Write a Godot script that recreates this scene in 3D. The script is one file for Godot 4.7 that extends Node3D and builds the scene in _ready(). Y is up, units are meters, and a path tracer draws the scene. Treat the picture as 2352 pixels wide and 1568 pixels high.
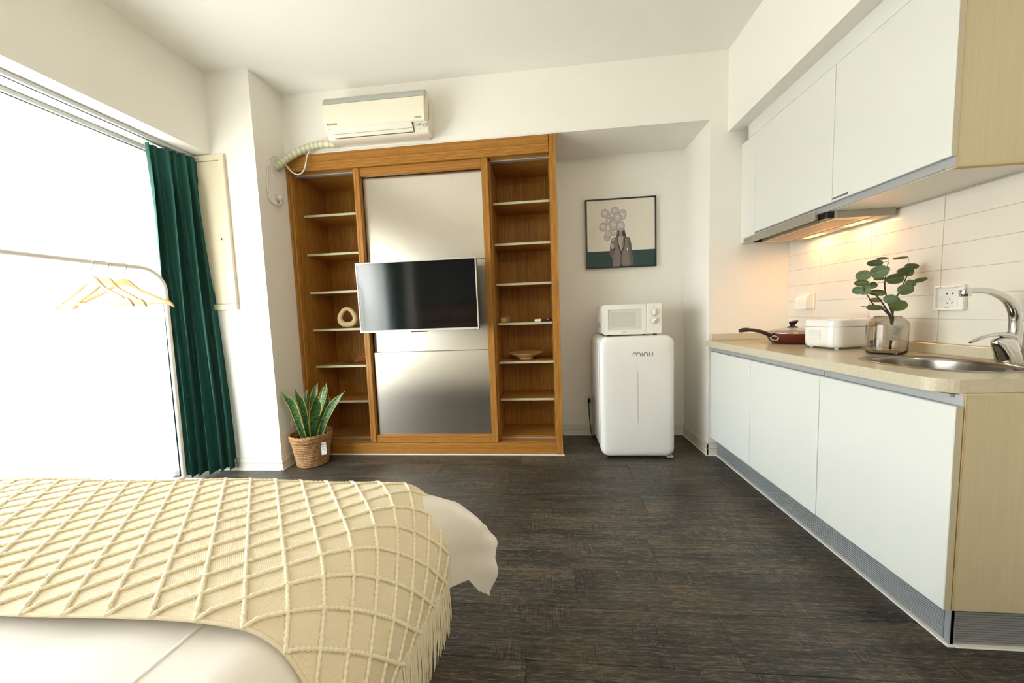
extends Node3D
# A small studio flat: window wall on the left, built-in bookcase at the back, kitchen on the right.

const BACK := -2.42      # plane of the back wall
const DEEP := -2.826     # back of the alcove
const CEIL := 2.6
const TILE := 1.57       # face of the tiled kitchen wall

var M := {}
var used := {}
var rng := RandomNumberGenerator.new()

# ---------------------------------------------------------------- mesh builder
class MB:
	var v := PackedVector3Array()
	var n := PackedVector3Array()
	var uv := PackedVector2Array()
	var idx := PackedInt32Array()
	var xf := Transform3D.IDENTITY

	func put(p: Vector3, nn: Vector3, t: Vector2) -> int:
		v.append(xf * p)
		n.append((xf.basis * nn).normalized())
		uv.append(t)
		return v.size() - 1

	# flat convex polygon whose outside is on the side of nn
	func face(pts: Array, nn: Vector3, uvs: Array = []) -> void:
		var g: Vector3 = (pts[1] - pts[0]).cross(pts[2] - pts[0])
		var ps := pts.duplicate()
		var us := uvs.duplicate()
		if g.dot(nn) > 0.0:
			ps.reverse()
			us.reverse()
		var real: Vector3 = g.normalized()
		if real.dot(nn) < 0.0:
			real = -real
		var base := v.size()
		var ax := real.abs()
		for k in ps.size():
			var p: Vector3 = ps[k]
			var t := Vector2.ZERO
			if us.size():
				t = us[k]
			elif ax.x > ax.y and ax.x > ax.z:
				t = Vector2(p.z, p.y)
			elif ax.y > ax.z:
				t = Vector2(p.x, p.z)
			else:
				t = Vector2(p.x, p.y)
			put(p, real, t)
		for k in range(1, ps.size() - 1):
			idx.append_array([base, base + k, base + k + 1])

	# box with chamfered edges
	func box(c: Vector3, s: Vector3, b: float = 0.002) -> void:
		var h := s * 0.5
		b = minf(b, minf(h.x, minf(h.y, h.z)) * 0.6)
		if b <= 0.0:
			for a in 3:
				for sg in [-1.0, 1.0]:
					var nn := Vector3.ZERO
					nn[a] = sg
					var q := []
					for e in [[-1, -1], [1, -1], [1, 1], [-1, 1]]:
						var p := Vector3.ZERO
						p[a] = sg * h[a]
						p[(a + 1) % 3] = e[0] * h[(a + 1) % 3]
						p[(a + 2) % 3] = e[1] * h[(a + 2) % 3]
						q.append(c + p)
					face(q, nn)
			return
		for a in 3:
			var i := (a + 1) % 3
			var j := (a + 2) % 3
			for sg in [-1.0, 1.0]:
				var nn := Vector3.ZERO
				nn[a] = sg
				var q := []
				for e in [[-1, -1], [1, -1], [1, 1], [-1, 1]]:
					var p := Vector3.ZERO
					p[a] = sg * h[a]
					p[i] = e[0] * (h[i] - b)
					p[j] = e[1] * (h[j] - b)
					q.append(c + p)
				face(q, nn)
			for si in [-1.0, 1.0]:
				for sj in [-1.0, 1.0]:
					var q2 := []
					for e in [[-1, 0], [1, 0], [1, 1], [-1, 1]]:
						var p := Vector3.ZERO
						p[a] = e[0] * (h[a] - b)
						p[i] = si * (h[i] - (b if e[1] == 1 else 0.0))
						p[j] = sj * (h[j] - (0.0 if e[1] == 1 else b))
						q2.append(c + p)
					var n2 := Vector3.ZERO
					n2[i] = si
					n2[j] = sj
					face(q2, n2)
		for sx in [-1.0, 1.0]:
			for sy in [-1.0, 1.0]:
				for sz in [-1.0, 1.0]:
					var s3 := Vector3(sx, sy, sz)
					face([c + s3 * Vector3(h.x, h.y - b, h.z - b), c + s3 * Vector3(h.x - b, h.y, h.z - b), c + s3 * Vector3(h.x - b, h.y - b, h.z)], s3)

	# box between two corners
	func slab(a: Vector3, b: Vector3, bevel: float = 0.0015) -> void:
		box((a + b) * 0.5, (b - a).abs(), bevel)

	# grid of points with smooth normals; a row given twice makes a crease
	func grid(rows: Array, wrap := false, flip := false, us := 1.0, vs := 1.0) -> void:
		var nr := rows.size()
		var nc: int = rows[0].size()
		var base := v.size()
		var nn := PackedVector3Array()
		nn.resize(nr * nc)
		var tris := PackedInt32Array()
		for r in nr - 1:
			for c in nc - 1:
				var a := r * nc + c
				var b := a + 1
				var d := a + nc
				var e := d + 1
				for t in ([[a, b, e], [a, e, d]] if not flip else [[a, e, b], [a, d, e]]):
					var pa: Vector3 = rows[t[0] / nc][t[0] % nc]
					var pb: Vector3 = rows[t[1] / nc][t[1] % nc]
					var pc: Vector3 = rows[t[2] / nc][t[2] % nc]
					var g := (pc - pa).cross(pb - pa)
					if g.length_squared() < 1e-18:
						continue
					for q in t:
						nn[q] += g
						tris.append(base + q)
		for r in nr:
			if wrap:
				var s := nn[r * nc] + nn[r * nc + nc - 1]
				nn[r * nc] = s
				nn[r * nc + nc - 1] = s
			for c in nc:
				var q := nn[r * nc + c]
				put(rows[r][c], q.normalized() if q.length_squared() > 1e-20 else Vector3.UP, Vector2(us * c / float(nc - 1), vs * r / float(nr - 1)))
		idx.append_array(tris)

	# profile of (radius, height) turned about the y axis
	func lathe(prof: Array, seg := 32, at := Vector3.ZERO) -> void:
		var rows := []
		for p in prof:
			var row := PackedVector3Array()
			for k in seg + 1:
				var a := TAU * k / seg
				row.append(at + Vector3(p.x * cos(a), p.y, p.x * sin(a)))
			rows.append(row)
		grid(rows, true, false)

	func tube(path: Array, rad, seg := 10, caps := true) -> void:
		var rows := []
		var m := path.size()
		var t0: Vector3 = (path[1] - path[0]).normalized()
		var up := Vector3.UP if absf(t0.y) < 0.9 else Vector3.RIGHT
		var side := t0.cross(up).normalized()
		for k in m:
			var t: Vector3 = (path[mini(k + 1, m - 1)] - path[maxi(k - 1, 0)]).normalized()
			side = (side - t * side.dot(t)).normalized()
			var b := t.cross(side)
			var r: float = rad[k] if rad is Array or rad is PackedFloat32Array else rad
			var row := PackedVector3Array()
			for q in seg + 1:
				var a := TAU * q / seg
				row.append(path[k] + (side * cos(a) + b * sin(a)) * r)
			rows.append(row)
		grid(rows, true, true)
		if caps:
			for e in [0, m - 1]:
				var nn: Vector3 = (path[0] - path[1]).normalized() if e == 0 else (path[m - 1] - path[m - 2]).normalized()
				var ring := []
				for q in seg:
					ring.append(rows[e][q])
				if (rows[e][0] - path[e]).length() > 1e-5:
					face(ring, nn)

	# polygon in the xy plane pushed along z from z0 to z1, rim softened by b
	func extrude(poly: Array, z0: float, z1: float, b := 0.0, smooth := 40.0) -> void:
		var m := poly.size()
		var area := 0.0
		for k in m:
			area += poly[k].cross(poly[(k + 1) % m])
		var p := poly.duplicate()
		if area < 0.0:
			p.reverse()
		var en := []
		for k in m:
			var d: Vector2 = (p[(k + 1) % m] - p[k]).normalized()
			en.append(Vector2(d.y, -d.x))
		var vin := []   # mitred inset direction
		for k in m:
			var a: Vector2 = en[(k + m - 1) % m]
			var c: Vector2 = en[k]
			var h := (a + c)
			vin.append(h / maxf(0.35, h.length_squared() * 0.5) if h.length() > 1e-4 else c)
		var lim := cos(deg_to_rad(smooth))
		var lev := [[z0, b], [z0 + b, 0.0], [z1 - b, 0.0], [z1, b]] if b > 0.0 else [[z0, 0.0], [z1, 0.0]]
		for k in m:
			var k2 := (k + 1) % m
			var n0: Vector2 = en[k]
			var n1: Vector2 = en[k]
			if en[(k + m - 1) % m].dot(en[k]) > lim:
				n0 = (en[(k + m - 1) % m] + en[k]).normalized()
			if en[k2].dot(en[k]) > lim:
				n1 = (en[k2] + en[k]).normalized()
			for q in lev.size() - 1:
				var za: float = lev[q][0]
				var zb: float = lev[q + 1][0]
				var tilt := 0.0
				if b > 0.0:
					tilt = -0.8 if q == 0 else (0.8 if q == 2 else 0.0)
				var a0: Vector2 = p[k] - vin[k] * lev[q][1]
				var a1: Vector2 = p[k2] - vin[k2] * lev[q][1]
				var b0: Vector2 = p[k] - vin[k] * lev[q + 1][1]
				var b1: Vector2 = p[k2] - vin[k2] * lev[q + 1][1]
				var base := v.size()
				put(Vector3(a0.x, a0.y, za), Vector3(n0.x, n0.y, tilt), Vector2(a0.x + a0.y, za))
				put(Vector3(a1.x, a1.y, za), Vector3(n1.x, n1.y, tilt), Vector2(a1.x + a1.y, za))
				put(Vector3(b1.x, b1.y, zb), Vector3(n1.x, n1.y, tilt), Vector2(b1.x + b1.y, zb))
				put(Vector3(b0.x, b0.y, zb), Vector3(n0.x, n0.y, tilt), Vector2(b0.x + b0.y, zb))
				idx.append_array([base, base + 2, base + 1, base, base + 3, base + 2])
		for e in [0, lev.size() - 1]:
			var ring := PackedVector2Array()
			for k in m:
				ring.append(p[k] - vin[k] * lev[e][1])
			var tr := Geometry2D.triangulate_polygon(ring)
			var base := v.size()
			var nz := -1.0 if e == 0 else 1.0
			for q in ring:
				put(Vector3(q.x, q.y, lev[e][0]), Vector3(0, 0, nz), q)
			for t in range(0, tr.size(), 3):
				var a := ring[tr[t]]
				var bb := ring[tr[t + 1]]
				var c := ring[tr[t + 2]]
				var ccw := (bb - a).cross(c - a) > 0.0
				if ccw == (nz > 0.0):
					idx.append_array([base + tr[t], base + tr[t + 2], base + tr[t + 1]])
				else:
					idx.append_array([base + tr[t], base + tr[t + 1], base + tr[t + 2]])

	func mesh() -> ArrayMesh:
		var a := []
		a.resize(Mesh.ARRAY_MAX)
		a[Mesh.ARRAY_VERTEX] = v
		a[Mesh.ARRAY_NORMAL] = n
		a[Mesh.ARRAY_TEX_UV] = uv
		a[Mesh.ARRAY_INDEX] = idx
		var m := ArrayMesh.new()
		m.add_surface_from_arrays(Mesh.PRIMITIVE_TRIANGLES, a)
		return m

# ---------------------------------------------------------------- object helpers
func mb(t: Node3D = null) -> MB:
	var b := MB.new()
	if t:
		b.xf = Transform3D(Basis.IDENTITY, -t.position)   # shapes are given in room coordinates
	return b

func numbered(called: String) -> String:
	if not used.has(called):
		used[called] = 0
		return called
	used[called] += 1
	return "%s_%03d" % [called, used[called]]

func obj(called: String, b, m: Material, parent: Node = self) -> MeshInstance3D:
	var o := MeshInstance3D.new()
	o.mesh = b.mesh() if b is MB else b
	o.material_override = m
	if parent == self:
		o.name = numbered(called)
		add_child(o)
	else:
		o.name = called
		parent.add_child(o, true)
	return o

func thing(called: String, label: String, category: String, at := Vector3.ZERO, group := "") -> Node3D:
	var o := Node3D.new()
	o.name = numbered(called)
	add_child(o)
	o.position = at
	tag(o, label, category, group)
	return o

func tag(o: Node, label: String, category: String, group := "") -> void:
	o.set_meta("label", label)
	o.set_meta("category", category)
	if group:
		o.set_meta("group", group)

func struct(called: String, b, m: Material, label: String) -> MeshInstance3D:
	var o := obj(called, b, m)
	o.set_meta("kind", "structure")
	o.set_meta("label", label)
	o.set_meta("category", called.split("_")[0])
	return o

func lettering(called: String, words: String, height: float, m: Material, parent: Node, at: Transform3D, depth := 0.0006, face := "Droid Sans", bold := false) -> MeshInstance3D:
	var t := TextMesh.new()
	var f := SystemFont.new()
	f.font_names = PackedStringArray([face])
	if bold:
		f.font_weight = 700
	t.font = f
	t.text = words
	t.font_size = 32
	t.pixel_size = height / 23.0
	t.depth = depth
	t.curve_step = 1.0
	var o := MeshInstance3D.new()
	o.name = called
	o.mesh = t
	o.material_override = m
	parent.add_child(o, true)
	o.transform = at
	return o

func rrect(w: float, h: float, r: float, k := 5, c := Vector2.ZERO) -> Array:
	var out := []
	for q in 4:
		var cx := (w * 0.5 - r) * (1 if q == 0 or q == 3 else -1)
		var cy := (h * 0.5 - r) * (1 if q < 2 else -1)
		for i in k + 1:
			var a := PI * 0.5 * (q + i / float(k))
			out.append(c + Vector2(cx + r * cos(a), cy + r * sin(a)))
	return out

func curve(pts: Array, per := 6) -> Array:      # smooth path through points
	var out := []
	var m := pts.size()
	for k in m - 1:
		for i in per:
			var f := i / float(per)
			out.append(pts[k].cubic_interpolate(pts[k + 1], pts[maxi(k - 1, 0)], pts[mini(k + 2, m - 1)], f))
	out.append(pts[m - 1])
	return out

# ---------------------------------------------------------------- materials
func rgb(r: int, g: int, b: int) -> Color:
	return Color8(r, g, b)

func mat(c: Color, rough := 0.5, metal := 0.0, spec := 0.5) -> StandardMaterial3D:
	var m := StandardMaterial3D.new()
	m.albedo_color = c
	m.roughness = rough
	m.metallic = metal
	m.metallic_specular = spec
	return m

func textured(img: Image, scale: Vector3, rough: float, world := true, tint := Color.WHITE) -> StandardMaterial3D:
	var m := mat(tint, rough)
	img.generate_mipmaps()
	m.albedo_texture = ImageTexture.create_from_image(img)
	if scale != Vector3.ZERO:
		m.uv1_triplanar = true
		m.uv1_world_triplanar = world
		m.uv1_scale = scale
		m.uv1_triplanar_sharpness = 8.0
	return m

func relief(m: StandardMaterial3D, img: Image, cm: float) -> void:
	m.heightmap_enabled = true
	m.heightmap_texture = ImageTexture.create_from_image(img)
	m.heightmap_scale = cm

func noise(freq: float, s: int, oct := 3, kind := FastNoiseLite.TYPE_SIMPLEX_SMOOTH) -> FastNoiseLite:
	var f := FastNoiseLite.new()
	f.noise_type = kind
	f.seed = s
	f.frequency = freq
	f.fractal_octaves = oct
	return f

func noise_image(w: int, h: int, freq: float, s: int, oct := 3) -> Image:
	return noise(freq, s, oct).get_seamless_image(w, h)

# straight-grained zebra veneer, grain running down the picture
func veneer(light: Color, dark: Color, s: int) -> Image:
	var w := 512
	var img := Image.create(w, w, false, Image.FORMAT_RGB8)
	var a := noise(0.045, s, 2)
	var b := noise(0.28, s + 1, 2)
	var wob := noise(0.006, s + 2, 2)
	var pore := noise(0.5, s + 3, 1)
	for row in w:
		var y := mini(row, w - row)          # mirrored, so that the grain runs on where the picture repeats
		for x in w:
			var xx := x + 3.0 * wob.get_noise_2d(x * 0.5, y) * minf(1.0, minf(x, w - x) / 40.0)
			var q := 0.5 + 0.5 * a.get_noise_2d(xx, y * 0.010) + 0.7 * b.get_noise_2d(xx, y * 0.012)
			var k := clampf(q, 0.0, 1.0)
			if pore.get_noise_2d(x * 1.4, y * 0.06) > 0.42:
				k *= 0.55
			img.set_pixel(x, row, dark.lerp(light, k))
	return img

# limed dark oak, grain running along the picture
func oak_boards() -> Array:
	var w := 2048
	var h := 1024
	var img := Image.create(w, h, false, Image.FORMAT_RGB8)
	var bump := Image.create(w, h, false, Image.FORMAT_L8)
	var big := noise(0.0035, 11, 3)
	var str1 := noise(0.06, 12, 3)
	var fine := noise(0.3, 13, 2)
	var crack := noise(0.012, 14, 3)
	var saw := noise(0.35, 15, 1)
	var sawm := noise(0.004, 16, 2)
	var ring := noise(0.009, 17, 2)
	var tick := noise(0.2, 18, 1)
	for y in h:
		for x in w:
			var t := big.get_noise_2d(x * 0.6, y * 2.0)
			var wv := 14.0 * big.get_noise_2d(x * 0.7 + 900.0, y * 1.1)
			var g := str1.get_noise_2d(x * 0.045, y * 1.6 + wv)
			var f := fine.get_noise_2d(x * 0.06, (y + wv) * 1.15)
			var r := absf(ring.get_noise_2d(x * 0.33, (y + wv) * 1.3))
			var lines := 0.5 + 0.5 * sin(r * 95.0)
			var k := 0.38 + 0.26 * t + 0.36 * g + 0.30 * f + 0.12 * (lines - 0.5)
			var sm := sawm.get_noise_2d(x, y * 1.5)
			if sm > 0.12:
				k += 0.9 * minf(sm - 0.12, 0.2) * (saw.get_noise_2d(x * 0.55, y * 0.03) * 2.0)
			var some := smoothstep(-0.05, 0.2, big.get_noise_2d(x * 2.2 + 50.0, y * 3.0))
			var lime := 0.0
			var edge := 0.0
			for q in 2:
				var c := crack.get_noise_2d(x * 0.25 + q * 700.0, (y + wv * 1.6) * (1.5 + 0.5 * q)) + 0.02 * f
				edge = maxf(edge, 1.0 - smoothstep(0.0, 0.06, absf(c - 0.22)))
				lime = maxf(lime, 1.0 - smoothstep(0.004, 0.016, absf(c - 0.22)))
			k -= 0.16 * edge * some
			lime *= some
			if f > 0.30 and g > 0.0:
				lime = maxf(lime, 0.38)
			if tick.get_noise_2d(x * 0.12, y * 1.3) > 0.52:
				lime = maxf(lime, 0.5)
			k = clampf(k, 0.0, 1.0)
			var warm := clampf(0.5 + 0.9 * t, 0.0, 1.0)
			var col := Color8(30, 27, 23).lerp(Color8(122, 118, 108).lerp(Color8(128, 112, 90), warm), k)
			col = col.lerp(Color8(176, 172, 160), lime * 0.6)
			img.set_pixel(x, y, col)
			var hh := clampf(0.6 + 0.3 * f + 0.3 * g - 0.35 * edge * some, 0.0, 1.0)
			bump.set_pixel(x, y, Color(hh, hh, hh))
	return [img, bump]

func speckle(base: Color, spots: Array, count: int, s: int) -> Image:
	var w := 512
	var img := Image.create(w, w, false, Image.FORMAT_RGB8)
	var cl := noise_image(w, w, 0.02, s, 3)
	for y in w:
		for x in w:
			img.set_pixel(x, y, base.lerp(spots[0], 0.35 * cl.get_pixel(x, y).r))
	var r := RandomNumberGenerator.new()
	r.seed = s
	for k in count:
		var c: Color = spots[r.randi() % spots.size()]
		var x0 := r.randi() % w
		var y0 := r.randi() % w
		var q := 1 + (r.randi() % 3) / 2
		for dy in range(-q, q + 1):
			for dx in range(-q, q + 1):
				if dx * dx + dy * dy <= q * q + r.randi() % 2:
					var xx := posmod(x0 + dx, w)
					var yy := posmod(y0 + dy, w)
					img.set_pixel(xx, yy, img.get_pixel(xx, yy).lerp(c, 0.75))
	return img

func weave(w: int, cells: int) -> Image:
	var img := Image.create(w, w, false, Image.FORMAT_L8)
	for y in w:
		for x in w:
			var u := x * cells / float(w)
			var q := y * cells / float(w)
			var tw := fposmod(u + q, 2.0)
			var a := absf(sin(PI * u)) * (0.6 + 0.4 * (1.0 if tw < 1.0 else 0.0))
			var b := absf(sin(PI * q)) * (0.6 + 0.4 * (0.0 if tw < 1.0 else 1.0))
			var hgt := maxf(a, b)
			img.set_pixel(x, y, Color(hgt, hgt, hgt))
	return img

func make_materials() -> void:
	var plaster := noise_image(512, 512, 0.03, 3, 5)
	M.wall = mat(rgb(247, 244, 236), 0.9, 0.0, 0.3)
	M.wall.uv1_triplanar = true
	M.wall.uv1_world_triplanar = true
	M.wall.uv1_scale = Vector3(2, 2, 2)
	relief(M.wall, plaster, 0.02)
	M.ceiling = M.wall.duplicate()
	M.ceiling.albedo_color = rgb(247, 244, 236)
	M.trim = mat(rgb(232, 228, 214), 0.45)
	M.caulk = mat(rgb(238, 236, 228), 0.6)
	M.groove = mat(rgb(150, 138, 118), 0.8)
	var zv := veneer(rgb(186, 134, 64), rgb(134, 88, 36), 21)
	var zh := zv.duplicate()
	zh.rotate_90(CLOCKWISE)
	M.wood_v = textured(zv, Vector3(3.0, 3.0, 3.0), 0.42)
	M.wood_v.metallic_specular = 0.3
	M.wood_h = textured(zh, Vector3(3.0, 3.0, 3.0), 0.42)
	M.wood_h.metallic_specular = 0.3
	M.edging = mat(rgb(190, 186, 150), 0.4)
	var oak := oak_boards()
	M.oak = []
	for tone in [Color(1, 1, 1), Color(0.88, 0.88, 0.88), Color(1.0, 0.96, 0.9)]:
		var m := textured(oak[0], Vector3.ZERO, 0.42, false, tone)
		relief(m, oak[1], 0.05)
		M.oak.append(m)
	M.subfloor = mat(rgb(70, 60, 48), 0.9)
	M.steel = textured(veneer(rgb(211, 205, 194), rgb(206, 200, 189), 71), Vector3(5, 5, 5), 0.26)
	M.steel.metallic = 1.0
	M.steel.anisotropy_enabled = true
	M.steel.anisotropy = 0.6
	M.aluminium = mat(rgb(188, 191, 192), 0.38, 0.35)
	M.toe = mat(rgb(164, 168, 170), 0.42, 0.3)
	M.chrome = mat(rgb(225, 225, 225), 0.06, 1.0)
	M.sink = mat(rgb(158, 152, 144), 0.24, 1.0)
	M.door_white = mat(rgb(228, 230, 223), 0.32)
	M.door_edge = mat(rgb(200, 190, 165), 0.5)
	var pale := veneer(rgb(211, 198, 164), rgb(204, 190, 154), 41)
	M.end_panel = textured(pale, Vector3(3, 3, 3), 0.45)
	M.banding = mat(rgb(205, 176, 118), 0.5)
	M.counter = textured(speckle(rgb(205, 196, 170), [rgb(216, 208, 186), rgb(180, 166, 134), rgb(226, 220, 200), rgb(160, 146, 116)], 2600, 51), Vector3(6.5, 6.5, 6.5), 0.2)
	M.tile = mat(rgb(226, 220, 208), 0.16)
	M.grout = mat(rgb(190, 184, 172), 0.9)
	M.plastic = mat(rgb(238, 236, 228), 0.3)
	M.plastic_cream = mat(rgb(232, 225, 208), 0.35)
	M.box_cream = mat(rgb(230, 219, 190), 0.4)
	M.ac_silver = mat(rgb(186, 188, 182), 0.35, 0.3)
	M.grey_print = mat(rgb(138, 139, 134), 0.5)
	M.black = mat(rgb(18, 18, 18), 0.35)
	M.rubber = mat(rgb(34, 33, 32), 0.6)
	M.gloss_white = mat(rgb(238, 237, 232), 0.16)
	M.gloss_white.clearcoat_enabled = true
	M.gloss_white.clearcoat = 0.6
	M.gloss_white.clearcoat_roughness = 0.08
	M.screen = mat(rgb(8, 9, 9), 0.09, 0.0, 0.8)
	M.tv_frame = mat(rgb(222, 214, 208), 0.3, 0.35)
	M.glass = mat(Color(0.95, 0.98, 0.97, 0.06), 0.0)
	M.glass.transparency = BaseMaterial3D.TRANSPARENCY_ALPHA
	M.smoke_glass = mat(Color(0.90, 0.88, 0.85, 0.0), 0.0)
	M.smoke_glass.refraction_enabled = true
	M.smoke_glass.refraction_scale = 0.05
	M.lid_glass = mat(Color(0.8, 0.8, 0.78, 0.22), 0.02)
	M.lid_glass.transparency = BaseMaterial3D.TRANSPARENCY_ALPHA
	var cloth := weave(256, 64)
	M.green = mat(rgb(34, 92, 84), 0.85)
	M.green.uv1_triplanar = true
	M.green.uv1_scale = Vector3(12, 12, 12)
	M.green.rim_enabled = true
	M.green.rim = 0.35
	M.green.rim_tint = 0.6
	relief(M.green, cloth, 0.02)
	M.sheer = mat(Color(0.97, 0.97, 0.96, 0.62), 0.9, 0.0, 0.1)
	M.sheer.transparency = BaseMaterial3D.TRANSPARENCY_ALPHA
	M.sheer.backlight_enabled = true
	M.sheer.backlight = Color(1, 1, 1)
	M.linen = mat(rgb(242, 236, 226), 0.8, 0.0, 0.3)
	M.linen.rim_enabled = true
	M.linen.rim = 0.2
	M.throw = mat(rgb(240, 225, 194), 0.95, 0.0, 0.2)
	M.throw.uv1_triplanar = true
	M.throw.uv1_scale = Vector3(7, 7, 7)
	relief(M.throw, cloth, 0.12)
	M.cord = mat(rgb(246, 236, 206), 0.95, 0.0, 0.2)
	M.cotton = mat(rgb(250, 249, 246), 0.8, 0.0, 0.3)
	M.dark_panel = mat(rgb(50, 46, 42), 0.5)
	M.mattress = mat(rgb(228, 222, 210), 0.9)
	M.leather = mat(rgb(96, 66, 42), 0.5)
	M.beech = mat(rgb(226, 184, 124), 0.5)
	M.wire = mat(rgb(205, 205, 205), 0.25, 0.9)
	M.rack = mat(rgb(232, 228, 218), 0.35)
	M.bowl = mat(rgb(214, 170, 112), 0.4)
	M.clay = mat(rgb(232, 212, 164), 0.85)
	M.twig = mat(rgb(176, 106, 58), 0.6)
	M.bark = mat(rgb(74, 52, 46), 0.8)
	M.red_enamel = mat(rgb(92, 24, 13), 0.25, 0.35)
	M.red_enamel.clearcoat_enabled = true
	M.red_enamel.clearcoat = 0.5
	M.handle = mat(rgb(44, 30, 24), 0.4)
	M.tape = [mat(rgb(226, 220, 184), 0.5), mat(rgb(196, 198, 172), 0.5)]
	M.cord_white = mat(rgb(232, 228, 220), 0.45)
	M.tag = mat(rgb(236, 236, 232), 0.6)

# ---------------------------------------------------------------- the scene
func _ready() -> void:
	rng.seed = 77
	var cam := Camera3D.new()
	cam.name = "camera"
	cam.fov = 88.98
	cam.near = 0.02
	cam.far = 60.0
	cam.position = Vector3(0, 1.0, 0)
	cam.rotation_order = EULER_ORDER_YXZ
	cam.rotation_degrees = Vector3(-4.377, 5.507, -2.040)
	add_child(cam)
	cam.current = true

	var env := Environment.new()
	env.background_mode = Environment.BG_SKY
	var sky := Sky.new()
	var sm := ProceduralSkyMaterial.new()
	sm.sky_top_color = Color(0.80, 0.86, 0.95)
	sm.sky_horizon_color = Color(1.0, 0.99, 0.96)
	sm.ground_horizon_color = Color(0.86, 0.84, 0.80)
	sm.ground_bottom_color = Color(0.55, 0.53, 0.50)
	sm.sky_energy_multiplier = 5.0
	sm.ground_energy_multiplier = 5.0
	sky.sky_material = sm
	env.sky = sky
	env.tonemap_mode = Environment.TONE_MAPPER_LINEAR
	env.tonemap_exposure = 0.525
	env.sdfgi_enabled = true
	env.ssao_enabled = true
	env.ssil_enabled = true
	var we := WorldEnvironment.new()
	we.name = "daylight"
	we.environment = env
	add_child(we)

	# the bright overcast sky as it comes through the window opening
	var win := AreaLight3D.new()
	win.name = "window_daylight"
	win.area_size = Vector2(3.2, 1.85)
	win.light_color = Color(0.97, 0.99, 0.955)
	win.light_energy = 30.0
	win.shadow_enabled = true
	win.area_range = 12.0
	add_child(win)
	win.position = Vector3(-2.90, 1.0, -0.325)
	win.rotation_degrees = Vector3(0, -90, 0)

	make_materials()
	build_shell()
	build_floor()
	build_tiles()
	build_window()
	build_bookcase()
	build_kitchen()
	build_bed()
	build_curtains()
	build_appliances()
	build_air_conditioner()
	build_wall_fittings()
	build_rack()
	build_counter_things()
	build_shelf_things()
	build_plant()
	build_fill_lamp()

func build_fill_lamp() -> void:
	# added fill light, unseen behind the camera, shaped as an opal ceiling lamp
	var c := Vector3(0.35, CEIL, 1.35)
	var t := thing("fill_lamp", "added fill light shaped as a round opal ceiling lamp near the bed head", "lamp", c)
	var b := MB.new()
	b.lathe([Vector2(0.001, -0.022), Vector2(0.205, -0.022), Vector2(0.21, -0.018), Vector2(0.21, 0.0)], 40)
	obj("base_ring", b, M.plastic, t)
	b = MB.new()
	b.lathe([Vector2(0.001, -0.095), Vector2(0.06, -0.092), Vector2(0.12, -0.080), Vector2(0.17, -0.058), Vector2(0.198, -0.030), Vector2(0.20, -0.0225)], 40)
	var m := mat(rgb(250, 244, 230), 0.4)
	m.emission_enabled = true
	m.emission = Color(1.0, 0.92, 0.78)
	m.emission_energy_multiplier = 2.0
	obj("fill_lamp_diffuser", b, m, t)
	var l := OmniLight3D.new()
	l.name = "fill_lamp_light"
	l.light_color = Color(1.0, 0.93, 0.80)
	l.light_energy = 2.2
	l.light_size = 0.08
	l.omni_range = 12.0
	l.omni_attenuation = 2.0
	l.shadow_enabled = true
	t.add_child(l)
	l.position = Vector3(0, -0.055, 0)

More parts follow.
